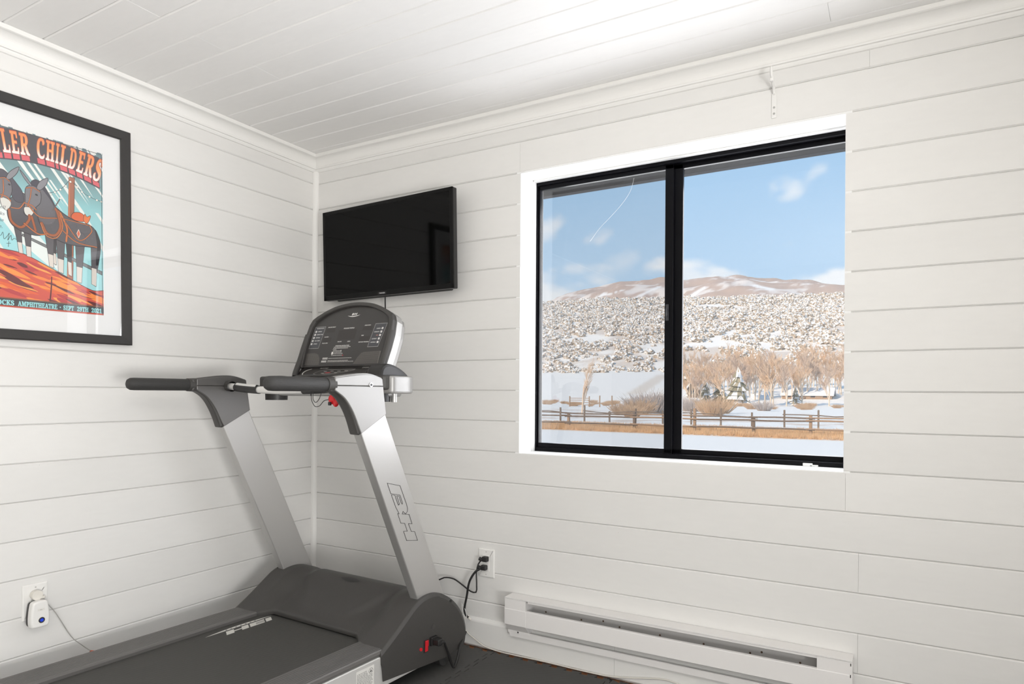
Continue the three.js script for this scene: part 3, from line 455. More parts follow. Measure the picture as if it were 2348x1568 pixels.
  part('inlet', [bx(0.4195, 0.432, 0.128, 0.160, -0.168, -0.132, 0.002)], blackPlastic, hood);

  // uprights
  const upZ = (y, a, b) => a[0] + (b[0] - a[0]) * (y - a[1]) / (b[1] - a[1]);
  const F0 = [0.211, 0.948], F1 = [-0.091, 0.299], B0 = [0.094, 1.011], B1 = [-0.244, 0.293];
  const upPoly = [[upZ(1.07, F0, F1), 1.07], [upZ(1.07, B0, B1), 1.07], [upZ(0.24, B0, B1), 0.24], [upZ(0.24, F0, F1), 0.24]];
  bothX((s) => {
    const x0 = s > 0 ? 0.362 : -0.400, up = part('upright', side(upPoly, x0, x0 + 0.038, 0.004), silver, mill);
    if (s > 0) {
      // lettering in black outline, built as thin strokes lying on the outer face
      const px = (X, Y) => [X, Y], ln = [], O = [280, 165], ex = [(950 - 545) / 1255, 1], strokes = [
        [[280, 165], [548, 185], [700, 600], [722, 690], [720, 760], [685, 820], [625, 768], [612, 828], [762, 828], [832, 1042], [750, 1042], [818, 1220], [895, 1220], [965, 1425], [722, 1438], [648, 1225], [730, 1220], [668, 1040], [585, 1040], [512, 826], [545, 828], [470, 690], [370, 415], [445, 415], [505, 590], [528, 630], [545, 612], [530, 560], [485, 425], [530, 425], [580, 570], [605, 602], [610, 570], [552, 400], [357, 388], [280, 165]]];
      const map = ([X, Y]) => { const t = (Y - 165) / (1438 - 165), u = (X - (280 + t * 440)) / 255; const y = 0.768 - 0.222 * t - 0.013 * u, zf = 0.083 - 0.104 * t; return [0.4006, y, zf - 0.0635 * u]; };
      const P3 = strokes[0].map(map); const g = []; for (let i = 0; i + 1 < P3.length; i++) { const a = new THREE.Vector3(...P3[i]), b = new THREE.Vector3(...P3[i + 1]), d = b.clone().sub(a), L = d.length(); const m = new THREE.BoxGeometry(0.0006, L + 0.0014, 0.0014); m.rotateX(Math.atan2(d.z, d.y)); m.translate((a.x + b.x) / 2, (a.y + b.y) / 2, (a.z + b.z) / 2); g.push(m); }
      part('lettering', g, blackPlastic, up);
    }
    // bracket joining upright, handle and console
    const body = [[0.348, 1.088], [0.346, 1.134], [0.290, 1.1425], [0.209, 1.152], [0.160, 1.150], [0.112, 1.138], [0.092, 1.010], [0.214, 0.944], [0.226, 0.946], [0.250, 1.005], [0.283, 1.058], [0.318, 1.084]];
    const smoothBody = [...spline([[0.346, 1.134], [0.290, 1.1425], [0.209, 1.152], [0.160, 1.150], [0.112, 1.138]], 20), [0.092, 1.010], [0.214, 0.944], ...spline([[0.226, 0.946], [0.250, 1.005], [0.283, 1.058], [0.318, 1.084], [0.346, 1.089]], 20)];
    const bx0 = s > 0 ? 0.354 : -0.404, br = part('bracket', side(smoothBody, bx0 + 0.004, bx0 + 0.046, 0.008), darkPlastic, mill);
    const inset = (lo, hi) => { const o = []; for (const [z, y] of [...spline([[0.330, 1.1335], [0.288, 1.1395], [0.209, 1.148], [0.160, 1.146], [0.115, 1.135]], 20), [0.0955, 1.0115], [0.213, 0.949], ...spline([[0.222, 0.965], [0.251, 1.022], [0.286, 1.066], [0.330, 1.094]], 16)]) o.push([z, y]); return clipY(clipY(o, lo, 1), hi, -1); };
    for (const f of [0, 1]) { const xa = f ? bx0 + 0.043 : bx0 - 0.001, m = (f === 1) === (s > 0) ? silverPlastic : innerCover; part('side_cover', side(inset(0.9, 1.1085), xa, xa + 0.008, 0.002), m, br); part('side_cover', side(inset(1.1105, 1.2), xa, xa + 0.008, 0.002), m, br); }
    if (s > 0) part('top_cover', side(clipY(smoothBody.map(([z, y]) => [Math.min(z, 0.325), y + 0.0012]), 1.112, 1), bx0 + 0.016, bx0 + 0.045, 0.004), silverPlastic, br);
    if (s > 0) { part('screw', [cyl(0.008, 0.008, 0.004, 20).rotateZ(Math.PI / 2).translate(0.4055, 1.114, 0.172)], chrome, br); part('screw_socket', cyl(0.0045, 0.0045, 0.002, 6).rotateZ(Math.PI / 2).translate(0.4078, 1.114, 0.172), blackPlastic, br); }
    // hand grip
    const gp = [[0, 0.578], [0.010, 0.577], [0.017, 0.573], [0.0215, 0.565], [0.0225, 0.552], [0.0225, 0.345], [0.0, 0.345]].reverse();
    const grip = new THREE.LatheGeometry(gp.map(([a, b]) => new THREE.Vector2(a, b)), 32); grip.rotateX(Math.PI / 2); grip.translate(s * 0.381, 1.1125, 0); part('hand_grip', grip, rubber, mill);
    part('collar', cyl(0.0245, 0.0265, 0.03, 28).rotateX(Math.PI / 2).translate(s * 0.381, 1.1125, 0.338), darkPlastic, mill);
  });
  // pulse bar between the brackets
  const barAt = (x) => [x, 1.093 + 0.018 * Math.pow(Math.abs(x) / 0.36, 2), 0.225 - 0.03 * Math.pow(Math.abs(x) / 0.36, 2)];
  const seg = (a, b, r) => tube(Array.from({ length: 8 }, (_, i) => barAt(a + (b - a) * i / 7)), r, 16, 18);
  const bar = part('pulse_bar', seg(-0.362, 0.362, 0.0135), whiteTube, mill);
  bothX((s) => { part('pulse_grip', seg(s * 0.285, s * 0.125, 0.0158), blackPlastic, bar); const q = []; for (let k = 0; k < 8; k++) { const [x, y, z] = barAt(s * (0.275 - 0.14 * k / 7)); q.push([x, y + 0.010, z + 0.003]); } part('pulse_sensor', tube(q, 0.0088, 14, 10), whiteTube, bar); part('boot', seg(s * 0.362, s * 0.322, 0.0205), darkPlastic, bar); });

  // console base with a bottle holder at either end
  const baseOut = spline([[-0.352, 0.05], [-0.352, -0.06], [-0.30, -0.115], [-0.15, -0.13], [0.15, -0.13], [0.30, -0.115], [0.352, -0.06], [0.352, 0.05], [0.26, 0.055], [0.12, 0.03], [0, 0.022], [-0.12, 0.03], [-0.26, 0.055]], 90, true);
  const flat = (pts, y0, y1, bev) => { const g = extrude(pts.map(([x, z]) => [x, -z]), y1 - y0 - 2 * bev, bev, 3); g.rotateX(-Math.PI / 2); g.translate(0, y0 + bev, 0); return g; };
  const base = part('console_base', flat(baseOut, 1.098, 1.1515, 0.009), darkPlastic, mill);
  part('base_underside', flat(baseOut.map(([x, z]) => [x * 0.93, z * 0.8 - 0.01]), 1.072, 1.10, 0.008), silverPlastic, base);
  bothX((s) => {
    const o = spline([[0.30, 0.030], [0.362, 0.030], [0.374, -0.01], [0.368, -0.075], [0.335, -0.120], [0.28, -0.133], [0.235, -0.118], [0.25, -0.06]].map(([x, z]) => [s * x, z]), 50, true);
    part('holder_shell', flat(o, 1.084, 1.150, 0.009), silverPlastic, base);
    part('holder_back', side(spline([[0.055, 1.142], [0.045, 1.178], [0.015, 1.194], [-0.03, 1.188], [-0.075, 1.168], [-0.112, 1.142]].map(([z, y]) => [z, s > 0 ? y : 1.142 + (y - 1.142) * 0.25]), 30).concat([[-0.112, 1.140], [0.055, 1.140]]), s > 0 ? 0.262 : -0.338, s > 0 ? 0.338 : -0.262, 0.010), blackPlastic, base);
    part('holder_cup', cyl(0.046, 0.044, 0.05, 28).translate(s * 0.29, 1.079, 0.015), blackPlastic, base);
  });
  part('bracket_stub', cyl(0.011, 0.011, 0.045, 18).translate(0.335, 1.075, -0.02), silver, base);

  // console head: leaning panel
  const head = part('console_head', (() => {
    const out = [[-0.236, -0.02], [-0.245, 0.06], [-0.247, 0.12], [-0.240, 0.175], [-0.228, 0.200], ...spline([[-0.205, 0.215], [-0.156, 0.238], [-0.093, 0.257], [0, 0.266], [0.093, 0.257], [0.156, 0.238], [0.205, 0.215]], 24), [0.228, 0.200], [0.240, 0.175], [0.247, 0.12], [0.245, 0.06], [0.236, -0.02]];
    const ins = out.map(([x, y]) => [x * 0.918, y < 0 ? y : (y - 0.1) * 0.915 + 0.098]);
    const sh = shape([...out, ...ins.reverse()]);
    const rim = new THREE.ExtrudeGeometry(sh, { depth: 0.012, bevelEnabled: true, bevelThickness: 0.005, bevelSize: 0.005, bevelOffset: -0.005, bevelSegments: 3 }); rim.translate(0, 0, -0.009);
    const slab = new THREE.ExtrudeGeometry(shape(out), { depth: 0.012, bevelEnabled: false }); slab.translate(0, 0, -0.022);
    return [rim, slab];
  })(), darkPlastic, mill);
  head.position.set(0, 1.207, -0.066); head.rotation.x = -18.09 * Math.PI / 180;
  const outl = [[-0.236, -0.03], [-0.246, 0.06], [-0.248, 0.12], [-0.241, 0.176], [-0.229, 0.201], ...spline([[-0.205, 0.216], [-0.156, 0.239], [-0.093, 0.258], [0, 0.267], [0.093, 0.258], [0.156, 0.239], [0.205, 0.216]], 24), [0.229, 0.201], [0.241, 0.176], [0.248, 0.12], [0.246, 0.06], [0.236, -0.03]];
  { const g = extrude(outl, 0.030, 0.002); g.translate(0, 0, -0.050); part('silver_rim', g, silver, head); const g2 = extrude(outl.map(([x, y]) => [x * 0.965, (y - 0.1) * 0.965 + 0.1]), 0.022, 0.006); g2.translate(0, 0, -0.074); part('rear_shell', g2, silverPlastic, head); }
  const faceTex = canvasTex(1400, 900, drawFace);
  { const ins = outl.map(([x, y]) => [x * 0.925, y < 0 ? y + 0.018 : (y - 0.1) * 0.92 + 0.098]); const g = new THREE.ShapeGeometry(shape(ins)); const uv = g.attributes.uv, ps = g.attributes.position; for (let i = 0; i < uv.count; i++) uv.setXY(i, (ps.getX(i) + 0.235) / 0.47, (ps.getY(i) + 0.035) / 0.302); g.translate(0, 0, -0.0045); part('display_panel', g, S({ map: faceTex, roughness: 0.34 }), head); }
  function drawFace(c, w, h) {
    const X = (x) => (x + 0.235) / 0.47 * w, Y = (s) => h - (s + 0.035) / 0.302 * h, k = w / 0.47;
    c.fillStyle = '#3b3938'; c.fillRect(0, 0, w, h);
    const dark = '#34302f', white = '#e8e6e2';
    const win_ = (x0, x1, s0, s1) => { c.fillStyle = dark; c.fillRect(X(x0), Y(s1), X(x1) - X(x0), Y(s0) - Y(s1)); };
    win_(-0.138, -0.086, 0.140, 0.158); win_(-0.061, 0.042, 0.103, 0.147); win_(0.075, 0.127, 0.140, 0.157); win_(-0.144, -0.095, 0.097, 0.116); win_(0.068, 0.125, 0.094, 0.114);
    const txt = (t, x, s, size, bold = true, al = 'center', col = white) => { c.fillStyle = col; c.font = (bold ? 'italic bold ' : '') + Math.round(size * k) + 'px sans-serif'; c.textAlign = al; c.textBaseline = 'middle'; c.fillText(t, X(x), Y(s)); };
    txt('INCLINE HEIGHT', -0.110, 0.1635, 0.0058); txt('PROGRAM PROFILE', -0.006, 0.1545, 0.0068); txt('SPEED KM/H', 0.098, 0.162, 0.0058); txt('CALORIES', -0.128, 0.120, 0.0054); txt('TIME', 0.082, 0.118, 0.0058); txt('PULSE LEVEL', -0.128, 0.092, 0.0058); txt('INCLINE', -0.042, 0.096, 0.0056); txt('SPEED', 0.012, 0.095, 0.0056); txt('DISTANCE PROGRAM', 0.097, 0.0895, 0.0056);
    c.strokeStyle = '#b9b8b4'; c.lineWidth = 4;
    const box = (p) => { c.beginPath(); p.forEach(([x, s], i) => (i ? c.lineTo(X(x), Y(s)) : c.moveTo(X(x), Y(s)))); c.closePath(); c.fillStyle = '#45464a'; c.fill(); c.stroke(); };
    box([[-0.211, 0.168], [-0.148, 0.168], [-0.160, 0.070], [-0.219, 0.070]]); box([[0.141, 0.166], [0.204, 0.166], [0.182, 0.067], [0.126, 0.067]]);
    txt('PROGRAM PROFILE', -0.179, 0.1615, 0.0052);
    ['MANUAL', 'WEIGHT LOSS', 'INTERVAL', 'HILL CLIMB', 'FITNESS'].forEach((t, i) => { const s = 0.147 - 0.014 * i, x = -0.200 - 0.0023 * i; c.fillStyle = white; c.fillRect(X(x - 0.0048), Y(s + 0.0042), 0.0096 * k, 0.0084 * k); c.fillStyle = '#45464a'; c.fillRect(X(x - 0.0012), Y(s + 0.0015), 0.0024 * k, 0.003 * k); txt(t, x + 0.011, s, 0.0056, true, 'left'); });
    ['CARDIO', 'STRENGTH', 'HRC', 'CUSTOM 1', 'CUSTOM 2'].forEach((t, i) => { const s = 0.145 - 0.0147 * i, x = 0.184 - 0.0022 * i; c.fillStyle = white; c.fillRect(X(x - 0.0048), Y(s + 0.0042), 0.0096 * k, 0.0084 * k); c.fillStyle = '#45464a'; c.fillRect(X(x - 0.0012), Y(s + 0.0015), 0.0024 * k, 0.003 * k); txt(t, x - 0.011, s, 0.0056, true, 'right', i === 2 ? '#d98a7c' : white); });
    txt('OPERATION INSTRUCTION', -0.020, 0.0775, 0.0064); const lines = [[-0.066, 0.0715, 0.088], [-0.068, 0.066, 0.085], [-0.069, 0.0605, 0.016], [-0.066, 0.055, 0.040], [-0.060, 0.049, 0.046], [-0.060, 0.043, 0.046], [-0.070, 0.035, 0.062]];
    c.fillStyle = '#c9c7c3'; for (const [x, s, l] of lines) { let a = x; while (a < x + l) { const b = 0.003 + 0.006 * rnd(); c.fillRect(X(a), Y(s) - 5, b * k, 8); a += b + 0.0014; } }
    c.fillStyle = white; c.fillRect(X(-0.072), Y(0.0515), 0.010 * k, 0.012 * k); c.fillRect(X(-0.022), Y(0.058), 0.005 * k, 0.005 * k); c.fillStyle = '#b33c40'; c.fillRect(X(-0.006), Y(0.0375), 0.006 * k, 0.005 * k);
    c.fillStyle = white; c.fillRect(X(-0.117), Y(0.0265), 0.030 * k, 0.0075 * k); c.fillRect(X(-0.120), Y(0.0135), 0.030 * k, 0.0075 * k); txt('WARNING', -0.102, 0.0228, 0.006, true, 'center', '#3b3938'); txt('CAUTION', -0.105, 0.0098, 0.006, true, 'center', '#3b3938');
    c.fillStyle = '#c9c7c3'; for (const [s, l] of [[0.0225, 0.135], [0.0125, 0.115], [0.0075, 0.143]]) { let a = -0.083; while (a < -0.083 + l) { const b = 0.003 + 0.006 * rnd(); c.fillRect(X(a), Y(s) - 4, b * k, 7); a += b + 0.0014; } }
    // loudspeaker grilles
    for (const sg of [-1, 1]) { c.save(); c.beginPath(); const pts = sg < 0 ? [[-0.226, 0.048], [-0.172, 0.048], [-0.150, 0.042], [-0.136, 0.024], [-0.130, -0.004], [-0.226, -0.004]] : [[0.205, 0.048], [0.118, 0.047], [0.100, 0.042], [0.086, 0.026], [0.068, -0.004], [0.205, -0.004]]; pts.forEach(([x, s], i) => (i ? c.lineTo(X(x), Y(s)) : c.moveTo(X(x), Y(s)))); c.closePath(); c.fillStyle = '#6e6a66'; c.fill(); c.clip(); c.fillStyle = '#211f1e'; for (let i = 0; i < 40; i++) for (let j = 0; j < 16; j++) { c.beginPath(); c.arc(X(-0.226 + i * 0.0034 + (sg > 0 ? 0.29 : 0) + (j % 2) * 0.0017), Y(0.046 - j * 0.0034), 3.6, 0, 7); c.fill(); } c.restore(); }
    // maker's mark with swoosh
    c.save(); c.translate(X(0.004), Y(0.2145)); c.transform(1, -0.02, -0.35, 1, 0, 0); c.fillStyle = '#f4f3f0'; c.font = 'bold ' + Math.round(0.0125 * k) + 'px sans-serif'; c.textAlign = 'center'; c.textBaseline = 'middle'; c.scale(1.9, 1); c.fillText('BH', 2, -6); c.restore();
    c.fillStyle = '#f4f3f0'; c.beginPath(); c.moveTo(X(-0.033), Y(0.211)); c.quadraticCurveTo(X(0.004), Y(0.1975), X(0.041), Y(0.2125)); c.quadraticCurveTo(X(0.004), Y(0.2045), X(-0.033), Y(0.211)); c.fill();
  }
  // keypad sloping towards the runner below the panel, with raised curved edges
  const front = (x) => 0.022 - 0.062 * Math.pow(x / 0.24, 2);
  const keyAt = (x, v) => { const z0 = -0.068, z1 = front(x), y0 = 1.194, t = v; return [x, y0 - (y0 - 1.152) * Math.pow(t, 0.75), z0 + (z1 - z0) * t]; };
  const keyTex = canvasTex(1024, 256, (c, w, h) => {
    c.fillStyle = '#34312f'; c.fillRect(0, 0, w, h); c.strokeStyle = '#d9d7d2'; c.lineWidth = 5; c.beginPath(); c.moveTo(740, 60); c.lineTo(420, 60); c.quadraticCurveTo(270, 80, 300, 180); c.quadraticCurveTo(360, 225, 520, 190); c.quadraticCurveTo(660, 150, 740, 70); c.stroke();
    c.fillStyle = '#d9d7d2'; for (let i = 0; i < 26; i++) { c.save(); c.translate(120 + i * 34, 215 + 18 * Math.cos(i / 26 * 3.1)); c.rotate(-0.3); c.fillRect(0, 0, 18, 7); c.restore(); } for (let i = 0; i < 26; i++) { const a = 2 + i * 0.09; c.save(); c.translate(200 + 120 * Math.cos(a), 130 - 95 * Math.sin(a)); c.fillRect(-6, -6, 20, 8); c.restore(); }
    c.font = 'bold 26px sans-serif'; c.textAlign = 'left'; c.fillText('INCLINE', 270, 40); c.fillText('SPEED', 800, 40); [[390, 105], [470, 95], [560, 100], [640, 92], [400, 160], [560, 150]].forEach(([x, y], i) => { c.fillStyle = '#c9c7c2'; c.fillRect(x, y, 40, 14); }); c.fillStyle = '#b4474a'; c.beginPath(); c.ellipse(475, 150, 38, 16, 0, 0, 7); c.fill();
  });
  part('keypad', grid(40, 10, (u, v) => keyAt(-0.232 + 0.464 * u, v), (u, v) => [u, 1 - v]), S({ map: keyTex, roughness: 0.4, side: THREE.DoubleSide }), mill);
  part('keypad_skirt', grid(40, 3, (u, v) => { const x = -0.238 + 0.476 * u, p = keyAt(x, 1); return [x, p[1] + 0.002 - 0.03 * v, p[2] + 0.002 - 0.012 * v]; }), S({ color: lin(0.052, 0.049, 0.046), roughness: 0.5, side: THREE.DoubleSide }), mill);
  const edge = []; for (let i = 0; i <= 30; i++) { const x = -0.238 + 0.476 * i / 30; const p = keyAt(x, 1); edge.push([x, p[1] + 0.001, p[2] + 0.002]); }
  part('keypad_edge', tube(edge, 0.005, 60, 8), darkPlastic, mill);
  bothX((s) => part('console_wing', [tube([[s * 0.238, 1.330, -0.106], [s * 0.241, 1.275, -0.086], [s * 0.240, 1.225, -0.067], [s * 0.238, 1.190, -0.050], [s * 0.236, 1.165, -0.038], [s * 0.230, 1.150, -0.030]], 0.013, 30, 12), tube([[s * 0.222, 1.25, -0.105], [s * 0.220, 1.20, -0.092], [s * 0.218, 1.15, -0.08]], 0.018, 20, 12)], darkPlastic, mill));
  part('console_neck', bx(-0.20, 0.20, 1.125, 1.225, -0.135, -0.085, 0.015), darkPlastic, mill);
  // ledge over the keypad
  part('reading_ledge', grid(30, 6, (u, v) => { const x = -0.215 + 0.43 * u, b = Math.pow(Math.cos((u - 0.5) * Math.PI), 2); return [x, 1.1945 + 0.004 * b * (1 - v) - 0.004 * v, -0.063 + (0.007 + 0.005 * b) * Math.sin(v * Math.PI) + 0.004 * v]; }), S({ color: lin(0.052, 0.049, 0.046), roughness: 0.5, side: THREE.DoubleSide }), mill);
  // small control pod with white dots right of the keypad
  part('side_pod', bx(0.245, 0.33, 1.140, 1.172, -0.03, 0.045, 0.01), blackPlastic, mill);
  [[0.27, 0.02], [0.30, 0.03], [0.285, 0.0], [0.315, 0.005], [0.31, -0.02]].forEach(([x, z]) => part('indicator_dot', new THREE.SphereGeometry(0.0028, 8, 6).translate(x, 1.172, z), whitePlastic, mill));
}
// safety key hanging under the console
{
  const key = thing('safety_key', 'red safety clip on a looped black cord under the console', 'safety key', [0.6, 0, 0.5], -2.5 * Math.PI / 180);
  part('clip', [new THREE.SphereGeometry(0.015, 20, 14).scale(1, 1.15, 0.6).translate(0.262, 1.063, 0.215), new THREE.SphereGeometry(0.013, 20, 14).scale(1, 1, 0.6).translate(0.281, 1.050, 0.215)], S({ color: lin(0.70, 0.015, 0.02), roughness: 0.3 }), key);
  part('catch', bx(0.258, 0.268, 1.042, 1.054, 0.221, 0.230, 0.002), blackPlastic, key);
  part('cord', [tube([[0.175, 1.093, 0.23], [0.182, 1.060, 0.235], [0.200, 1.038, 0.235], [0.222, 1.040, 0.235], [0.240, 1.058, 0.23], [0.255, 1.062, 0.225]], 0.0012, 40, 6), tube([[0.190, 1.095, 0.235], [0.196, 1.062, 0.24], [0.208, 1.052, 0.24], [0.222, 1.062, 0.238], [0.228, 1.085, 0.232]], 0.0012, 30, 6), tube([[0.178, 1.096, 0.236], [0.186, 1.075, 0.243], [0.196, 1.095, 0.243]], 0.0012, 20, 6)], blackPlastic, key);
}

/* ---------------------------------------------------------------- baseboard heater */
{
  const h = thing('baseboard_heater', 'long white electric baseboard heater under the window', 'heater');
  const X0 = 1.167, X1 = 2.437, E0 = 1.264, E1 = 2.335, ZF = 0.066;
  part('back_plate', bx(X0 + 0.003, X1 - 0.003, 0.084, 0.252, 0.001, 0.006), S({ color: lin(0.60, 0.585, 0.57), roughness: 0.45 }), h);
  part('top_cover', sweep([[0.001, 0.2535], [ZF + 0.002, 0.2535], [ZF + 0.002, 0.2505], [0.001, 0.2505]], X0, X1, (s, a, b) => [s, b, a]), heaterPaint, h);
  part('top_lip', sweep([[ZF - 0.006, 0.2505], [ZF - 0.003, 0.2505], [ZF - 0.003, 0.2405], [ZF - 0.012, 0.2385], [ZF - 0.012, 0.2400], [ZF - 0.006, 0.2420]], E0 + 0.008, E1, (s, a, b) => [s, b, a]), heaterPaint, h);
  part('front_panel', sweep([[ZF - 0.002, 0.142], [ZF, 0.143], [ZF, 0.2055], [ZF - 0.001, 0.2075], [ZF - 0.009, 0.2095], [ZF - 0.009, 0.2080], [ZF - 0.002, 0.2055]], E0, E1, (s, a, b) => [s, b, a]), heaterPaint, h);
  part('bottom_lip', sweep([[0.006, 0.0835], [0.030, 0.0835], [0.034, 0.085], [0.034, 0.1075], [0.031, 0.1095], [0.0295, 0.1080], [0.032, 0.1060], [0.032, 0.0855], [0.006, 0.0855]], X0 + 0.004, X1 - 0.004, (s, a, b) => [s, b, a]), heaterPaint, h);
  for (const [a, b, l] of [[X0, E0, true], [E1, X1, false]]) {
    const box = part('end_box', [sweep([[0.006, 0.250], [ZF - 0.002, 0.250], [ZF, 0.2485], [ZF, 0.2085], [ZF + 0.0012, 0.2060], [ZF + 0.0012, 0.1440], [ZF - 0.002, 0.142], [0.0365, 0.1115], [0.0365, 0.100], [0.006, 0.100]], a, b, (s, p, q) => [s, q, p])], heaterPaint, h);
    if (l) { part('screw', cyl(0.0035, 0.0035, 0.002, 14).rotateX(Math.PI / 2).translate(1.214, 0.1065, 0.037), chrome, box); }
    else { part('slot', bx(X1 - 0.006, X1 - 0.0035, 0.236, 0.2445, ZF - 0.003, ZF + 0.0006), blackPlastic, box); part('slot', bx(X1 - 0.0065, X1 - 0.004, 0.200, 0.209, ZF - 0.002, ZF + 0.0016), blackPlastic, box); }
  }
  const fins = []; for (let x = E0 + 0.02; x < E1 - 0.01; x += 0.008) fins.push(bx(x, x + 0.0006, 0.150, 0.176, 0.014, 0.054));
  part('heating_fins', [...fins, tube([[E0, 0.165, 0.034], [1.8, 0.165, 0.034], [E1, 0.165, 0.034]], 0.005, 4, 10)], S({ color: lin(0.45, 0.45, 0.45), metalness: 0.8, roughness: 0.4 }), h);
  const rust = S({ color: lin(0.10, 0.055, 0.03), roughness: 0.7 });
  [[1.326, 0.201], [1.483, 0.197], [1.575, 0.208], [1.642, 0.197], [1.80, 0.196], [1.96, 0.195], [2.119, 0.195], [2.157, 0.205], [2.279, 0.194]].forEach(([x, y]) => part('rivet', new THREE.SphereGeometry(0.0036, 12, 8).scale(1, 1, 0.5).translate(x, y, 0.0064), rust, h));
  const lab = canvasTex(512, 96, (c, w, hh) => { c.fillStyle = '#cfccc8'; c.fillRect(0, 0, w, hh); c.fillStyle = '#8a8480'; for (let r = 0; r < 5; r++) { let x = 90; while (x < 250) { const l = 8 + rnd() * 26; c.fillRect(x, 14 + r * 15, l, 6); x += l + 5; } } c.fillStyle = '#b08070'; c.fillRect(90, 76, 170, 5); c.fillStyle = '#6d6864'; c.fillRect(270, 8, 4, 80); c.beginPath(); c.arc(310, 62, 9, 0, 7); c.arc(370, 30, 9, 0, 7); c.fill(); c.fillRect(395, 12, 3, 70); c.fillRect(405, 12, 8, 60); for (let r = 0; r < 4; r++) c.fillRect(430, 20 + r * 14, 50, 4); });
  const g = new THREE.PlaneGeometry(0.17, 0.028); g.translate(1.345, 0.106, 0.0066); part('rating_label', g, S({ map: lab, roughness: 0.5 }), h);
}

/* ---------------------------------------------------------------- outlets, plugs, cables */
const plateShape = (w, h) => { const s = new THREE.Shape(); const r = 0.004, a = w / 2, b = h / 2; s.moveTo(-a + r, -b); s.lineTo(a - r, -b); s.quadraticCurveTo(a, -b, a, -b + r); s.lineTo(a, b - r); s.quadraticCurveTo(a, b, a - r, b); s.lineTo(-a + r, b); s.quadraticCurveTo(-a, b, -a, b - r); s.lineTo(-a, -b + r); s.quadraticCurveTo(-a, -b, -a + r, -b); return s; };
function outlet(label, at, turn) {
  const o = thing('wall_outlet', label, 'outlet', at, turn, null);
  const g = new THREE.ExtrudeGeometry(plateShape(0.079, 0.122), { depth: 0.001, bevelEnabled: true, bevelThickness: 0.005, bevelSize: 0.005, bevelOffset: -0.005, bevelSegments: 2 }); g.translate(0, 0, 0.0005);
  part('cover_plate', g, whitePlastic, o); part('receptacle', bx(-0.0165, 0.0165, -0.034, 0.034, 0.004, 0.0078, 0.002), whitePlastic, o);
  for (const s of [-1, 1]) part('screw', cyl(0.0025, 0.0025, 0.0012, 12).rotateX(Math.PI / 2).translate(0, s * 0.048, 0.0068), S({ color: lin(0.5, 0.49, 0.47), roughness: 0.4 }), o);
  return o;
}
outlet('white wall outlet with two black plugs beside the heater', [1.038, 0.361, 0.0005], 0);
outlet('white wall outlet behind the plug-in pest repeller, left of the treadmill', [0.0005, 0.367, 1.258], Math.PI / 2);
for (const [y, label, pts, r] of [
  [0.381, 'upper black plug and thin black cable running behind the treadmill upright', [[1.030, 0.378, 0.024], [1.016, 0.365, 0.028], [1.006, 0.326, 0.032], [1.007, 0.27, 0.032], [1.003, 0.237, 0.03], [0.977, 0.236, 0.03], [0.932, 0.259, 0.032], [0.886, 0.277, 0.03], [0.839, 0.276, 0.03], [0.808, 0.262, 0.03], [0.757, 0.25, 0.03], [0.688, 0.336, 0.03], [0.630, 0.452, 0.03], [0.571, 0.588, 0.03], [0.511, 0.726, 0.03], [0.461, 0.865, 0.03], [0.436, 1.046, 0.03], [0.466, 1.250, 0.034], [0.487, 1.40, 0.04]], 0.0032],
  [0.344, 'lower black plug with thick black cord hanging down to the treadmill hood', [[1.024, 0.341, 0.024], [1.003, 0.326, 0.034], [0.977, 0.284, 0.04], [0.962, 0.216, 0.04], [0.951, 0.158, 0.04], [0.955, 0.138, 0.04], [0.968, 0.124, 0.036]], 0.0050]]) {
  const o = thing('power_plug', label, 'plug'); const xc = y > 0.36 ? 1.042 : 1.036;
  part('plug_body', [bx(xc - 0.014, xc + 0.012, y - 0.011, y + 0.011, 0.0075, 0.030, 0.005), cyl(0.006, 0.0085, 0.02, 14).rotateZ(-Math.PI / 2 - 0.25).translate(xc - 0.018, y - 0.003, 0.022)], blackPlastic, o);
  part('cable', tube(pts, r, 120, 8), blackPlastic, o);
}
single('cord_end', [cyl(0.005, 0.0045, 0.014, 12).rotateZ(0.9).translate(0.974, 0.119, 0.034), new THREE.TorusGeometry(0.006, 0.0018, 8, 16).rotateY(0.9).translate(0.966, 0.126, 0.036)], creamPlastic, 'cream tie around the black cord behind the treadmill hood', 'cable tie');
{ const o = thing('mains_cable', 'black power cord looping from the treadmill side inlet to the floor', 'cord', [0.6, 0, 0.5], -2.5 * Math.PI / 180); part('connector', [bx(0.430, 0.462, 0.132, 0.157, -0.166, -0.135, 0.005)], blackPlastic, o); part('cable', tube([[0.455, 0.143, -0.150], [0.462, 0.140, -0.168], [0.456, 0.118, -0.186], [0.452, 0.082, -0.208], [0.450, 0.045, -0.226], [0.450, 0.016, -0.244], [0.446, 0.020, -0.262], [0.441, 0.045, -0.285], [0.43, 0.07, -0.31], [0.40, 0.10, -0.39]], 0.0052, 80, 8), blackPlastic, o); }
single('floor_wire', tube([[0.93, 0.10, 0.03], [0.951, 0.058, 0.024], [0.996, 0.033, 0.024], [1.04, 0.012, 0.022], [1.10, 0.004, 0.022], [1.187, 0.004, 0.024], [1.322, 0.004, 0.019], [1.48, 0.004, 0.021], [1.607, 0.006, 0.019], [1.70, 0.020, 0.0185], [1.751, 0.030, 0.0185], [1.825, 0.041, 0.0185], [1.90, 0.034, 0.0185], [2.2, 0.02, 0.0185], [2.8, 0.01, 0.0185]], 0.0026, 160, 8), creamPlastic, 'thin cream wire lying along the baseboard under the heater', 'wire');
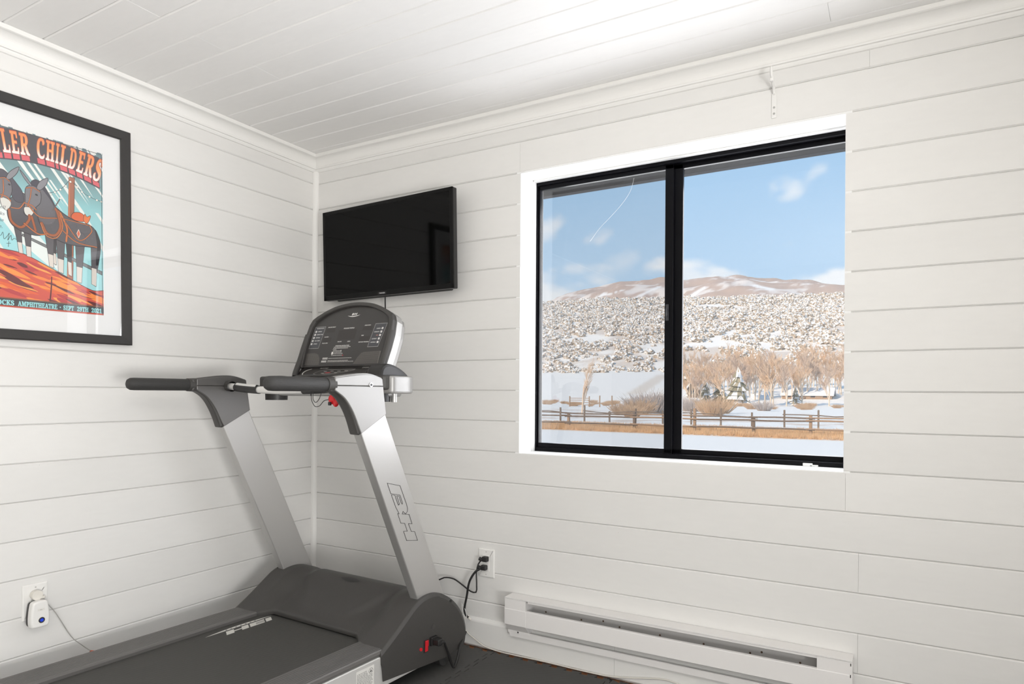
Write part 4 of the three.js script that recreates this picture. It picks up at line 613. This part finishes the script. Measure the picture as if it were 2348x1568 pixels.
single('thin_wire', [tube([[0.930, 0.176, 0.03], [0.945, 0.150, 0.045], [0.962, 0.125, 0.05], [0.955, 0.098, 0.045], [0.94, 0.085, 0.04]], 0.0014, 40, 6), tube([[0.930, 0.178, 0.032], [0.958, 0.158, 0.045], [0.968, 0.128, 0.05], [0.950, 0.108, 0.045], [0.93, 0.10, 0.04]], 0.0012, 40, 6)], whitePlastic, 'thin white wires tangled round the cord behind the treadmill hood', 'wire');
{
  const o = thing('pest_repeller', 'white plug-in pest repeller with blue light on the left outlet', 'pest repeller', [0.0085, 0.335, 1.263], Math.PI / 2);
  const front = [[-0.0265, -0.043], [-0.029, -0.025], [-0.028, 0.0], [-0.025, 0.025], [-0.0215, 0.036], [-0.012, 0.0405], [0.012, 0.0405], [0.0215, 0.036], [0.025, 0.025], [0.028, 0.0], [0.029, -0.025], [0.0265, -0.043], [0.016, -0.0485], [-0.016, -0.0485]];
  const body = extrude(spline(front, 70, true), 0.014, 0.007, 4); body.translate(0, 0, 0.024); part('shell', body, whitePlastic, o);
  const gr = extrude(spline(front, 70, true).map(([x, y]) => [x * 0.97, y * 0.93 - 0.001]), 0.012, 0.003, 2); gr.translate(0, 0, 0.009); part('side_grille', gr, blackPlastic, o);
  part('plug_base', bx(-0.016, 0.016, -0.02, 0.02, 0.0, 0.012, 0.003), whitePlastic, o);
  part('indicator_ring', new THREE.TorusGeometry(0.0075, 0.0022, 10, 28).translate(0.003, -0.0235, 0.0452), blackPlastic, o);
  part('indicator_light', cyl(0.007, 0.007, 0.002, 24).rotateX(Math.PI / 2).translate(0.003, -0.0235, 0.0452), S({ color: lin(0.01, 0.03, 0.30), roughness: 0.3, emissive: lin(0.02, 0.06, 0.6), emissiveIntensity: 0.6 }), o);
  const t = canvasTex(256, 96, (c, w, h) => { c.clearRect(0, 0, w, h); c.fillStyle = '#e4e2dd'; c.fillRect(0, 0, w, h); c.strokeStyle = '#b5b2ac'; c.lineWidth = 4; c.beginPath(); c.arc(80, 48, 46, 2.5, 3.8); c.stroke(); c.beginPath(); c.arc(176, 48, 46, -0.65, 0.65); c.stroke(); c.fillStyle = '#9a968f'; c.font = 'bold 44px sans-serif'; c.textAlign = 'center'; c.fillText('Pest', 128, 58); c.fillRect(80, 70, 96, 4); });
  const g = new THREE.PlaneGeometry(0.022, 0.0082); g.translate(0.001, 0.012, 0.0455); part('print', g, S({ map: t, roughness: 0.4 }), o);
}
{
  const o = thing('round_plug', 'round cream plug with flat grey cable leading to the treadmill', 'plug');
  part('plug_body', [cyl(0.0155, 0.0165, 0.020, 28).rotateZ(Math.PI / 2).translate(0.020, 0.391, 1.262), bx(0.012, 0.026, 0.374, 0.384, 1.236, 1.256, 0.003)], creamPlastic, o);
  const c = new THREE.CatmullRomCurve3([[0.022, 0.379, 1.242], [0.024, 0.358, 1.232], [0.03, 0.328, 1.213], [0.034, 0.271, 1.184], [0.034, 0.216, 1.155], [0.034, 0.173, 1.117], [0.034, 0.145, 1.089], [0.05, 0.11, 1.05]].map((p) => new THREE.Vector3(...p))).getPoints(60);
  const cg = grid(60, 1, (u, v) => { const p = c[Math.round(u * 60)], w = 0.0016 + 0.0022 * Math.abs(Math.sin(u * 5.2)); return [p.x + (v - 0.5) * 0.003, p.y + (v - 0.5) * 2 * w * 0.8, p.z + (v - 0.5) * 2 * w]; });
  const cg2 = cg.clone(); cg2.translate(0.0018, 0.0004, 0.0006);
  part('cable', [cg, cg2, tube(c.filter((_, i) => i % 6 === 0).map((p) => [p.x, p.y, p.z]), 0.0016, 50, 6)], S({ color: lin(0.42, 0.41, 0.385), roughness: 0.5, side: THREE.DoubleSide }), o);
  part('connector', cyl(0.005, 0.005, 0.016, 12).rotateX(1.1).translate(0.036, 0.142, 1.086), S({ color: lin(0.6, 0.18, 0.12), roughness: 0.4 }), o);
}
// hook bracket above the window
{
  const o = thing('curtain_bracket', 'white painted metal bracket screwed above the window', 'bracket');
  part('strap', bx(2.1765, 2.1925, 2.035, 2.120, 0.0008, 0.0030, 0.001), trimPaint, o);
  part('hook', [tube([[2.184, 2.118, 0.003], [2.184, 2.133, 0.012], [2.184, 2.142, 0.030], [2.184, 2.150, 0.048]], 0.0045, 20, 10), tube([[2.184, 2.148, 0.047], [2.184, 2.158, 0.058], [2.184, 2.175, 0.060], [2.184, 2.186, 0.056]], 0.0045, 20, 10), bx(2.178, 2.190, 2.140, 2.158, 0.046, 0.056, 0.003)], trimPaint, o);
  for (const y of [2.071, 2.050]) part('screw', cyl(0.0038, 0.0038, 0.001, 14).rotateX(Math.PI / 2).translate(2.1845, y, 0.0034), S({ color: lin(0.45, 0.44, 0.42), metalness: 0.6, roughness: 0.4 }), o);
}
// unseen ceiling lamp behind the camera, added for general fill light
{
  const o = thing('added_ceiling_lamp', 'added round white dome ceiling lamp behind the camera, for fill light', 'lamp', [3.15, CEIL, 2.62]);
  part('rim', cyl(0.20, 0.19, 0.025, 40).translate(0, -0.0125, 0), whitePlastic, o);
  part('diffuser', new THREE.SphereGeometry(0.18, 40, 20, 0, Math.PI * 2, Math.PI / 2, Math.PI / 2).scale(1, 0.75, 1).translate(0, -0.025, 0), S({ color: 0xffffff, roughness: 0.6, side: THREE.DoubleSide, emissive: lin(1, 0.96, 0.90), emissiveIntensity: 2.0 }), o);
  const l = new THREE.PointLight(0xfffaf2, 2); l.position.set(3.15, CEIL - 0.10, 2.62); l.shadow.radius = 4; l.castShadow = true; scene.add(l);
}

/* ---------------------------------------------------------------- outside: yard, fence, trees, hill, mountain */
const G0 = -0.88;
const land = (x, D) => {
  let h = G0 + 0.10 * (fbm(x * 0.09 + 40, D * 0.09, 31, 3) - 0.5) * smooth(10, 40, D);
  h += 11.4 * Math.max(0, Math.min(1, (D - 135) / 115));
  if (D > 250) { const az = (x - 2.54) / (D + 2.4); h += (76 + 10 * smooth(-0.08, -0.45, az)) * Math.min(1, (D - 250) / 370) - 0.16 * Math.max(0, D - 620) + 5 * (fbm(x * 0.02, D * 0.012, 33, 4) - 0.5) * smooth(260, 330, D); }
  return h;
};
const snowM = S({ vertexColors: true, roughness: 0.85 });
function coloured(g, f) { const p = g.attributes.position, c = new Float32Array(p.count * 3); for (let i = 0; i < p.count; i++) { const v = f(p.getX(i), p.getY(i), p.getZ(i)); c.set(v, i * 3); } g.setAttribute('color', new THREE.BufferAttribute(c, 3)); return g; }
const mix3 = (a, b, t) => a.map((v, i) => v + (b[i] - v) * t);
const SNOW = [0.86, 0.835, 0.80], SNOW2 = [0.86, 0.83, 0.79], TAN = [0.70, 0.46, 0.27], EARTH = [0.55, 0.37, 0.25];
{
  // D grows with row; the strip is wide enough for any nearby viewpoint
  const Dof = (v) => 1.2 + 760 * Math.pow(v, 2.6);
  const g = grid(300, 330, (u, v) => { const D = Dof(v), x = 2.54 + (-1.15 + 1.75 * u) * (D + 26); return [x, land(x, D), -D]; });
  coloured(g, (x, y, z) => {
    const D = -z; let c = D < 60 ? SNOW : SNOW2;
    const edge = 1.1 * (fbm(x * 0.5, D * 0.9, 41, 3) - 0.5);
    const band = smooth(29.6, 30.3, D + edge) * (1 - smooth(36.6, 37.6, D + edge)); c = mix3(c, TAN, band * (0.55 + 0.45 * smooth(0.30, 0.5, fbm(x * 0.35, D * 1.6, 43, 3))));
    const tuft = smooth(0.60, 0.70, fbm(x * 0.35, D * 0.35, 45, 4)) * smooth(37, 41, D) * (1 - smooth(70, 84, D)); c = mix3(c, EARTH, 0.6 * tuft);
    const hill = smooth(0.50, 0.62, fbm(x * 0.055, D * 0.05, 47, 4)) * smooth(246, 262, D); c = mix3(c, [0.50, 0.36, 0.26], 0.5 * hill);
    const track = smooth(3, 1.5, Math.abs(x + 52 - (D - 150) * -0.20)) * smooth(148, 160, D) * (1 - smooth(215, 235, D)); c = mix3(c, [0.58, 0.45, 0.33], 0.5 * track);
    return c;
  });
  single('snowy_ground', g, snowM, 'snow covered yard, pasture and hillside outside the window', 'ground', null, 'stuff');
  const home = new THREE.PlaneGeometry(420, 130, 1, 1); home.rotateX(-Math.PI / 2); home.translate(40, G0 - 0.02, 60); coloured(home, () => SNOW);
  single('house_yard', home, snowM, 'flat snow around the house, out of view', 'ground', null, 'stuff');
}
{
  // far mountain: ridge height along azimuth (x over distance), measured as slope = height / distance
  const rid = [[-1.5, 0.10], [-0.9, 0.115], [-0.62, 0.125], [-0.524, 0.1400], [-0.504, 0.1420], [-0.4718, 0.1525], [-0.4325, 0.1593], [-0.3798, 0.1683], [-0.3366, 0.1686], [-0.3087, 0.1678], [-0.2815, 0.1625], [-0.2293, 0.1618], [-0.1798, 0.1600], [-0.1559, 0.1563], [-0.1043, 0.1494], [-0.0581, 0.1389], [0.1, 0.125], [0.5, 0.12], [1.2, 0.10]];
  const ridge = (a) => { for (let i = 0; i + 1 < rid.length; i++) if (a <= rid[i + 1][0]) { const t = (a - rid[i][0]) / (rid[i + 1][0] - rid[i][0]); return rid[i][1] + (rid[i + 1][1] - rid[i][1]) * Math.max(0, t); } return 0.1; };
  const g = grid(520, 120, (u, v) => { const a = -1.35 + 2.2 * u, D = 900 + 2000 * v, x = 2.54 + a * (D + 2.4); const top = ridge(a) * 2600; const t = smooth(-0.1, 0.85, v); let y = 55 + (top - 55) * (v < 0.85 ? Math.pow(t, 0.92) : 1 - (v - 0.85) * 1.2); y += (fbm(x * 0.006, D * 0.004, 51, 4) - 0.5) * 60 * smooth(0, 0.3, v) * (1 - smooth(0.55, 0.84, v)) + (fbm(x * 0.02, 3, 53, 3) - 0.5) * 7; return [x, y, -D]; });
  coloured(g, (x, y, z) => {
    const D = -z, a = (x - 2.54) / (D + 2.4), e = y / (D + 2.4);
    const n = fbm(x * 0.012, D * 0.010, 55, 5), n2 = fbm(x * 0.045, D * 0.03, 57, 4);
    let c = mix3([0.54, 0.40, 0.32], [0.45, 0.36, 0.325], n); c = mix3(c, [0.78, 0.74, 0.71], 0.8 * smooth(0.53, 0.62, 0.55 * n + 0.45 * n2));
    // open snowy runs slanting down the slope
    for (const [a0, e0, a1, e1, wd] of [[-0.405, 0.163, -0.46, 0.1335, 0.0040], [-0.315, 0.167, -0.40, 0.135, 0.0032], [-0.245, 0.161, -0.29, 0.135, 0.0036], [-0.375, 0.1660, -0.50, 0.141, 0.0018], [-0.175, 0.1590, -0.150, 0.151, 0.0040]]) { const dx = a1 - a0, dy = e1 - e0, L2 = dx * dx + dy * dy * 9, t = Math.max(0, Math.min(1, ((a - a0) * dx + (e - e0) * dy * 9) / L2)); const d = Math.hypot(a - a0 - t * dx, (e - e0 - t * dy) * 3); c = mix3(c, [0.84, 0.83, 0.82], smooth(wd * 1.6, wd * 0.6, d + (n2 - 0.5) * 0.004)); }
    return c;
  });
  single('mountain', g, snowM, 'brown mountain with snowy runs on the skyline', 'mountain');
}
{
  // snow dusted scrub on the hillside
  const bushGeo = (k) => { const g = clean(new THREE.IcosahedronGeometry(1, 2)); const p = g.attributes.position, v = new THREE.Vector3(); const cache = {};
    for (let i = 0; i < p.count; i++) { v.fromBufferAttribute(p, i); const key = v.x.toFixed(3) + v.y.toFixed(3) + v.z.toFixed(3); const r = cache[key] ??= 0.62 + 0.62 * hash(Math.round(v.x * 900) + k * 77, Math.round(v.y * 900), Math.round(v.z * 900) + k); p.setXYZ(i, v.x * r, v.y * r * 0.85 + 0.35, v.z * r); }
    g.computeVertexNormals(); const c = new Float32Array(p.count * 3);
    for (let t = 0; t < p.count; t += 3) { const nz = g.attributes.normal.getY(t), q = hash(t + 13, k, 5), snow = q < 0.33 + 0.42 * Math.max(-0.45, nz); const col = snow ? [0.80, 0.80, 0.80] : mix3([0.29, 0.25, 0.205], [0.60, 0.50, 0.41], hash(t, k, 9)); for (let j = 0; j < 3; j++) c.set(col, (t + j) * 3); }
    g.setAttribute('color', new THREE.BufferAttribute(c, 3)); return g; };
  const geos = [0, 1, 2, 3].map(bushGeo), scrubM = S({ vertexColors: true, roughness: 0.9, flatShading: false });
  const spots = [];
  for (let i = 0; i < 6100; i++) { const D = 250 + 374 * Math.pow(rnd(), 0.72), az = rr(-0.66, 0.22), x = 2.54 + az * (D + 2.4); if (fbm(x * 0.03, D * 0.03, 61, 3) < 0.27) continue; spots.push([x, D, rr(1.0, 2.3) * (0.8 + 0.0009 * D)]); }
  for (let i = 0; i < 90; i++) { const D = rr(236, 256), az = rr(-0.62, -0.20); spots.push([2.54 + az * (D + 2.4), D, rr(0.8, 1.9)]); }
  spots.sort((a, b) => a[1] / a[2] - b[1] / b[2]);
  const seen = spots.filter(([x, D]) => { const az = (x - 2.54) / (D + 2.4); return az > -0.53 && az < -0.05; });
  const near = new Set(seen.slice(0, 300));
  for (const s of near) { const m = new THREE.Mesh(geos[Math.floor(rnd() * 4)], scrubM); m.name = numbered('hillside_shrub'); m.position.set(s[0], land(s[0], s[1]) - 0.2 * s[2], -s[1]); m.rotation.y = rnd() * 6; m.scale.set(s[2] * rr(0.9, 1.35), s[2], s[2]); scene.add(m); tag(m, 'snow dusted grey brown shrub on the hillside below the mountain', 'shrub', 'shrubs on the snowy hillside'); }
  const rest = spots.filter((s) => !near.has(s)), q = new THREE.Quaternion(), up = new THREE.Vector3(0, 1, 0);
  geos.forEach((geo, k) => { const list = rest.filter((_, i) => i % 4 === k); const im = new THREE.InstancedMesh(geo, scrubM, list.length); im.name = numbered('hillside_scrub'); list.forEach((s, i) => im.setMatrixAt(i, new THREE.Matrix4().compose(new THREE.Vector3(s[0], land(s[0], s[1]) - 0.2 * s[2], -s[1]), q.setFromAxisAngle(up, rnd() * 6), new THREE.Vector3(s[2] * rr(0.9, 1.35), s[2], s[2])))); scene.add(im); tag(im, 'smaller snowy scrub covering the far hillside', 'scrub', 'scrub on the far hillside', 'stuff'); });
}
// bare trees made of tapered limbs
function limbs(list) { const pos = [], nor = []; const a = new THREE.Vector3(), b = new THREE.Vector3(), d = new THREE.Vector3(), u = new THREE.Vector3(), w = new THREE.Vector3(); for (const [p, q, r0, r1] of list) { a.set(...p); b.set(...q); d.subVectors(b, a).normalize(); u.set(d.y + 0.3, -d.x, 0.2).cross(d).normalize(); w.crossVectors(d, u); const n = 4; for (let i = 0; i < n; i++) { const f = (k) => { const t = k / n * Math.PI * 2; return u.clone().multiplyScalar(Math.cos(t)).addScaledVector(w, Math.sin(t)); }; const A = f(i), B = f(i + 1); const P0 = a.clone().addScaledVector(A, r0), P1 = a.clone().addScaledVector(B, r0), P2 = b.clone().addScaledVector(B, r1), P3 = b.clone().addScaledVector(A, r1); for (const [v, m] of [[P0, A], [P1, B], [P2, B], [P0, A], [P2, B], [P3, A]]) { pos.push(v.x, v.y, v.z); nor.push(m.x, m.y, m.z); } } } const g = new THREE.BufferGeometry(); g.setAttribute('position', new THREE.Float32BufferAttribute(pos, 3)); g.setAttribute('normal', new THREE.Float32BufferAttribute(nor, 3)); return g; }
function growTree(h, spread, levels, twig) {
  const trunk = [], twigs = [];
  const grow = (p, dir, len, r, lv) => {
    const q = [p[0] + dir[0] * len, p[1] + dir[1] * len, p[2] + dir[2] * len]; (lv < 2 ? trunk : twigs).push([p, q, r, r * 0.66]); if (lv >= levels) return;
    const n = lv === 0 ? 5 : 4; for (let i = 0; i < n; i++) { const t = lv === 0 ? 0.25 + 0.75 * i / (n - 1) : 0.35 + 0.65 * (i + rnd()) / n, s = [p[0] + dir[0] * len * t, p[1] + dir[1] * len * t, p[2] + dir[2] * len * t], a = rnd() * 6.28, sp = spread * rr(0.6, 1.2); const d = [dir[0] + Math.cos(a) * sp, dir[1] + 0.15, dir[2] + Math.sin(a) * sp], L = Math.hypot(...d); grow(s, d.map((v) => v / L), len * rr(0.5, 0.68), Math.max(twig, r * 0.5), lv + 1); }
  };
  grow([0, 0, 0], [rr(-0.06, 0.06), 1, rr(-0.06, 0.06)], h * 0.5, h * 0.016, 0); return [limbs(trunk), limbs(twigs)];
}
const barkM = S({ color: lin(0.74, 0.62, 0.50), roughness: 0.9 }), twigM = S({ color: lin(0.78, 0.58, 0.42), roughness: 0.9 }), twigM2 = S({ color: lin(0.68, 0.53, 0.43), roughness: 0.9 });
{
  const kinds = [0, 1, 2, 3].map(() => growTree(9, 0.50, 5, 0.019));
  let n = 0;
  const plant = (x, D, sc, k) => { const t = thing('bare_tree', 'bare tan deciduous tree in the stand beyond the fence', 'tree', [x, land(x, D) - 0.05, -D], rnd() * 6, 'bare trees beyond the fence'); part('trunk', kinds[k][0], barkM, t); part('twigs', kinds[k][1], n++ % 3 ? twigM : twigM2, t); t.scale.setScalar(sc); };
  for (let i = 0; i < 54; i++) { const az = -0.272 + 0.232 * (i + rr(0.1, 0.9)) / 54, D = rr(122, 178), x = 2.54 + az * (D + 2.4); plant(x, D, rr(0.72, 1.12) * (0.6 + D / 330), i % 4); }
  const [tr, tw] = growTree(5.2, 0.34, 4, 0.006); const t = thing('slender_tree', 'slender leafless young tree standing alone in the white pasture', 'tree', [2.54 - 0.4431 * 57, G0, -54.6], 1); part('trunk', tr, twigM, t); part('twigs', tw, twigM, t);
}
{
  // snow laden conifers among the bare trees
  const con = (k) => { const parts = []; for (let l = 0; l < 7; l++) { const g = clean(new THREE.ConeGeometry(0.30 * (1 - l / 8) + 0.04, 0.30, 11, 2, true)); const p = g.attributes.position; for (let i = 0; i < p.count; i++) { const hgt = p.getY(i), j = 0.75 + 0.6 * hash(Math.round(p.getX(i) * 500) + l * 31, Math.round(p.getZ(i) * 500), k); p.setXYZ(i, p.getX(i) * j, hgt + 0.05 * (j - 1), p.getZ(i) * j); } g.computeVertexNormals(); g.translate(0, 0.18 + l * 0.12, 0); const c = new Float32Array(p.count * 3); for (let t = 0; t < p.count; t += 3) { const col = hash(t, l, k) < 0.5 ? [0.80, 0.79, 0.78] : mix3([0.16, 0.16, 0.11], [0.40, 0.34, 0.24], hash(t, l, k + 3)); for (let j = 0; j < 3; j++) c.set(col, (t + j) * 3); } g.setAttribute('color', new THREE.BufferAttribute(c, 3)); parts.push(g); } return mg(parts); };
  const m = S({ vertexColors: true, roughness: 0.9, side: THREE.DoubleSide });
  [[-0.276, 172, 8.5, 'tallest dark conifer at the left edge of the right pane'], [-0.262, 150, 4.2, 'small snowy conifer beside the grey cabin'], [-0.222, 128, 5.0, 'snow laden conifer among the bare trees, middle one'], [-0.196, 122, 6.8, 'snow laden conifer among the bare trees, right of the middle'], [-0.243, 126, 4.6, 'snow laden conifer right of the cabin'], [-0.118, 128, 3.4, 'low snowy conifer before the long house']].forEach(([az, D, hgt, label], i) => { const x = 2.54 + az * (D + 2.4); const t = thing('conifer', label, 'tree', [x, land(x, D), -D], i, 'conifers beyond the fence'); const f = part('foliage', con(i), m, t); f.scale.setScalar(hgt); part('trunk', cyl(0.1, 0.16, hgt * 0.4, 8).translate(0, hgt * 0.2, 0), barkM, t); });
}
{
  // houses beyond the trees
  const wallM = S({ color: lin(0.20, 0.155, 0.125), roughness: 0.85 }), woodM = S({ color: lin(0.36, 0.25, 0.18), roughness: 0.85 }), roofM = S({ color: lin(0.82, 0.82, 0.83), roughness: 0.8 }), paneM = S({ color: lin(0.05, 0.06, 0.08), roughness: 0.2 });
  const house = (label, x0, x1, D, wallTop, roofTop, depth, m, gableSide) => {
    const yb = land((x0 + x1) / 2, D) - 0.3, o = thing('far_house', label, 'house', [(x0 + x1) / 2, yb, -D]); const w = (x1 - x0) / 2, hgt = wallTop - yb, rt = roofTop - yb;
    part('wall', bx(-w, w, 0, hgt, -depth / 2, depth / 2), m, o);
    if (gableSide) { part('gable', extrude([[-w, hgt], [w, hgt], [0, rt]], depth).translate(0, 0, -depth / 2), m, o); for (const s of [-1, 1]) { const L = Math.hypot(w, rt - hgt) + 0.5; const g = new THREE.BoxGeometry(L, 0.3, depth + 0.9); g.rotateZ(-s * Math.atan2(rt - hgt, w)); g.translate(s * (w / 2 + 0.1), (hgt + rt) / 2 + 0.12, 0); part('roof', g, roofM, o); } }
    else { const L = Math.hypot(depth / 2, rt - hgt) + 0.5; for (const s of [-1, 1]) { const g = new THREE.BoxGeometry(w * 2 + 0.8, 0.3, L); g.rotateX(s * Math.atan2(rt - hgt, depth / 2)); g.translate(0, (hgt + rt) / 2 + 0.05, s * (depth / 4 + 0.1)); part('roof', g, roofM, o); } }
    const nw = Math.max(1, Math.round(w * 2 / 2.6)); for (let i = 0; i < nw; i++) { const cx = -w + (i + 0.5) * 2 * w / nw; part('window', bx(cx - 0.45, cx + 0.45, hgt * 0.42, hgt * 0.8, depth / 2 - 0.02, depth / 2 + 0.05), paneM, o); }
  };
  house('small dark gabled cabin with snowy roof left of the bare trees', -37.9, -35.3, 150, 2.4, 4.3, 5, wallM, true);
  house('long low house with white snowy roof behind the trees', -17.6, -8.2, 150, 1.15, 2.45, 7, woodM, false);
  house('low shed with snowy roof between the trees, left of the long house', -23.9, -20.3, 148, 0.3, 1.0, 4, woodM, false);
}
{
  // willow bushes and dead brush behind the fence
  const bush = (n, h) => { const l = []; for (let i = 0; i < n; i++) { const a = rnd() * 6.28, t = Math.sqrt(rnd()) * 0.85, L = h * rr(0.55, 1), p = [Math.cos(a) * t * h * 0.55, 0, Math.sin(a) * t * h * 0.55], q = [p[0] + Math.cos(a) * t * L * 0.75, L * (1 - 0.45 * t), p[2] + Math.sin(a) * t * L * 0.75]; l.push([p, q, 0.010, 0.006]); const b = [q[0] * 1.05 + rr(-0.2, 0.2) * h, q[1] + rr(-0.02, 0.22) * h, q[2] + rr(-0.2, 0.2) * h], m = [(p[0] + q[0]) / 2, (p[1] + q[1]) / 2, (p[2] + q[2]) / 2]; l.push([m, b, 0.008, 0.005]); } return limbs(l); };
  const gs = [bush(190, 1), bush(190, 1), bush(190, 1)];
  const greyM = S({ color: lin(0.56, 0.49, 0.46), roughness: 0.9 }), rustM = S({ color: lin(0.60, 0.42, 0.28), roughness: 0.9 });
  [[-0.345, 60, 1.7, 1, 'wide rust brown bush behind the fence, first from the left'], [-0.372, 57, 1.35, 1, 'low rust brown bush behind the second fence post'], [-0.325, 64, 2.5, 0, 'large grey willow bush beside the window mullion'], [-0.311, 66, 2.3, 0, 'grey willow bush nearest the window mullion'], [-0.338, 70, 2.2, 0, 'grey willow bush behind the large one'], [-0.357, 52, 1.2, 1, 'small rust brown bush close to the fence'], [-0.2615, 74, 1.9, 0, 'round grey bush standing in snow right of the mullion'], [-0.272, 78, 1.8, 0, 'grey bush at the left edge of the right pane'], [-0.160, 84, 1.5, 0, 'small round grey bush in the snow mid right pane'], [-0.232, 62, 1.7, 1, 'sparse tan bush behind the fence in the right pane'], [-0.225, 68, 2.0, 1, 'tall tan bush behind the fence below the conifers']].forEach(([az, D, h, rust, label], i) => { const x = 2.54 + az * (D + 2.4), b = single('willow_bush', gs[i % 3], rust ? rustM : greyM, label, 'bush', 'bushes behind the fence'); b.position.set(x, land(x, D), -D); b.scale.set(h * 1.25, h, h); b.rotation.y = i; });
  const low = gs[0], im = new THREE.InstancedMesh(low, rustM, 80); im.name = 'dead_brush'; const q = new THREE.Quaternion(); for (let i = 0; i < 80; i++) { const D = rr(92, 128), x = 2.54 + rr(-0.6, 0.05) * D, s = rr(0.4, 0.9); im.setMatrixAt(i, new THREE.Matrix4().compose(new THREE.Vector3(x, land(x, D), -D), q, new THREE.Vector3(s * 1.5, s, s))); } scene.add(im); tag(im, 'dead brush along the edge of the pasture', 'brush', null, 'stuff');
}
{
  // split rail fence across the yard
  const f = thing('rail_fence', 'weathered wooden split rail fence across the snowy yard', 'fence', [0, G0, -32.4]);
  const grey = S({ color: lin(0.17, 0.125, 0.095), roughness: 0.9 }), tanW = S({ color: lin(0.34, 0.225, 0.145), roughness: 0.9 });
  const posts = [-24.6, -21.0, -17.4, -13.72, -9.75, -6.45, -3.5, -0.88, 1.9, 4.9, 8.0];
  posts.forEach((x, i) => { part('post', bx(x - 0.07, x + 0.07, -0.1, [1.05, 0.9, 1.16, 0.82, 1.0, 1.25, 0.88, 1.0, 1.1][i % 9], -0.07, 0.07, 0.02), i % 2 ? tanW : grey, f); });
  for (let i = 0; i + 1 < posts.length; i++) for (const [y, w] of [[0.30, 0.045], [0.70, 0.045], [0.86, 0.04]]) { const a = posts[i] - 0.2, b = posts[i + 1] + 0.2, j = () => rr(-0.035, 0.035); part('rail', tube([[a, y + j(), 0.09], [(a + b) / 2, y + j(), 0.08 + j()], [b, y + j(), 0.09]], w, 6, 5), i % 3 === 1 ? tanW : grey, f); }
  // second fence further back
  const f2 = thing('rail_fence', 'thin broken rail fence behind the main fence', 'fence', [0, G0, -41]);
  for (let x = -26; x < 9; x += 1.9) { part('post', bx(x - 0.05, x + 0.05, -0.1, rr(0.75, 1.2), -0.05, 0.05), grey, f2); if (rnd() > 0.25) part('rail', tube([[x - 0.1, rr(0.6, 0.8), 0], [x + 1, rr(0.6, 0.8), 0], [x + 2.0, rr(0.6, 0.8), 0]], 0.035, 4, 5), grey, f2); }
  // gate and posts in the pasture
  const g = thing('pasture_gate', 'small tan pole gate in the white pasture', 'gate', [2.54 - 0.445 * 92, land(-38, 89), -89]);
  for (const y of [0.3, 0.65, 1.0, 1.3]) part('rail', bx(-1.6, 1.6, y - 0.04, y + 0.04, -0.03, 0.03), tanW, g); for (const x of [-1.6, 1.6]) part('post', bx(x - 0.07, x + 0.07, 0, 1.6, -0.07, 0.07), tanW, g);
  [[-0.412, 'thin lone fence post right of the pasture gate'], [-0.391, 'second thin fence post right of the pasture gate']].forEach(([az, label]) => { const x = 2.54 + az * 91.4; single('fence_post', bx(x - 0.07, x + 0.07, land(x, 89) - 0.2, land(x, 89) + 1.7, -89.07, -88.93), tanW, label, 'post'); });
}
{
  // dry grass along the fence
  const blades = []; for (let i = 0; i < 9; i++) { const a = rnd() * 6.28, t = rr(0.02, 0.09), h = rr(0.14, 0.30), d = rr(0.03, 0.12); blades.push([[Math.cos(a) * t, 0, Math.sin(a) * t], [Math.cos(a) * (t + d), h, Math.sin(a) * (t + d)], 0.008, 0.003]); }
  const N = 6000, im = new THREE.InstancedMesh(limbs(blades), S({ color: 0xffffff, roughness: 0.9 }), N), q = new THREE.Quaternion(), up = new THREE.Vector3(0, 1, 0); im.name = 'dry_grass';
  for (let i = 0; i < N; i++) { const D = rr(30.2, 36.6), x = rr(-24, 5), s = rr(0.6, 1.25); im.setMatrixAt(i, new THREE.Matrix4().compose(new THREE.Vector3(x, land(x, D) - 0.01, -D), q.setFromAxisAngle(up, rnd() * 6), new THREE.Vector3(s, s, s))); const k = rr(0.75, 1.2); im.setColorAt(i, lin(0.76 * k, 0.50 * k, 0.28 * k)); }
  scene.add(im); tag(im, 'dry orange grass growing along the fence', 'grass', null, 'stuff');
}

scene.traverse((o) => { if (o.isMesh) { o.castShadow = true; o.receiveShadow = true; } });
renderer.render(scene, camera);
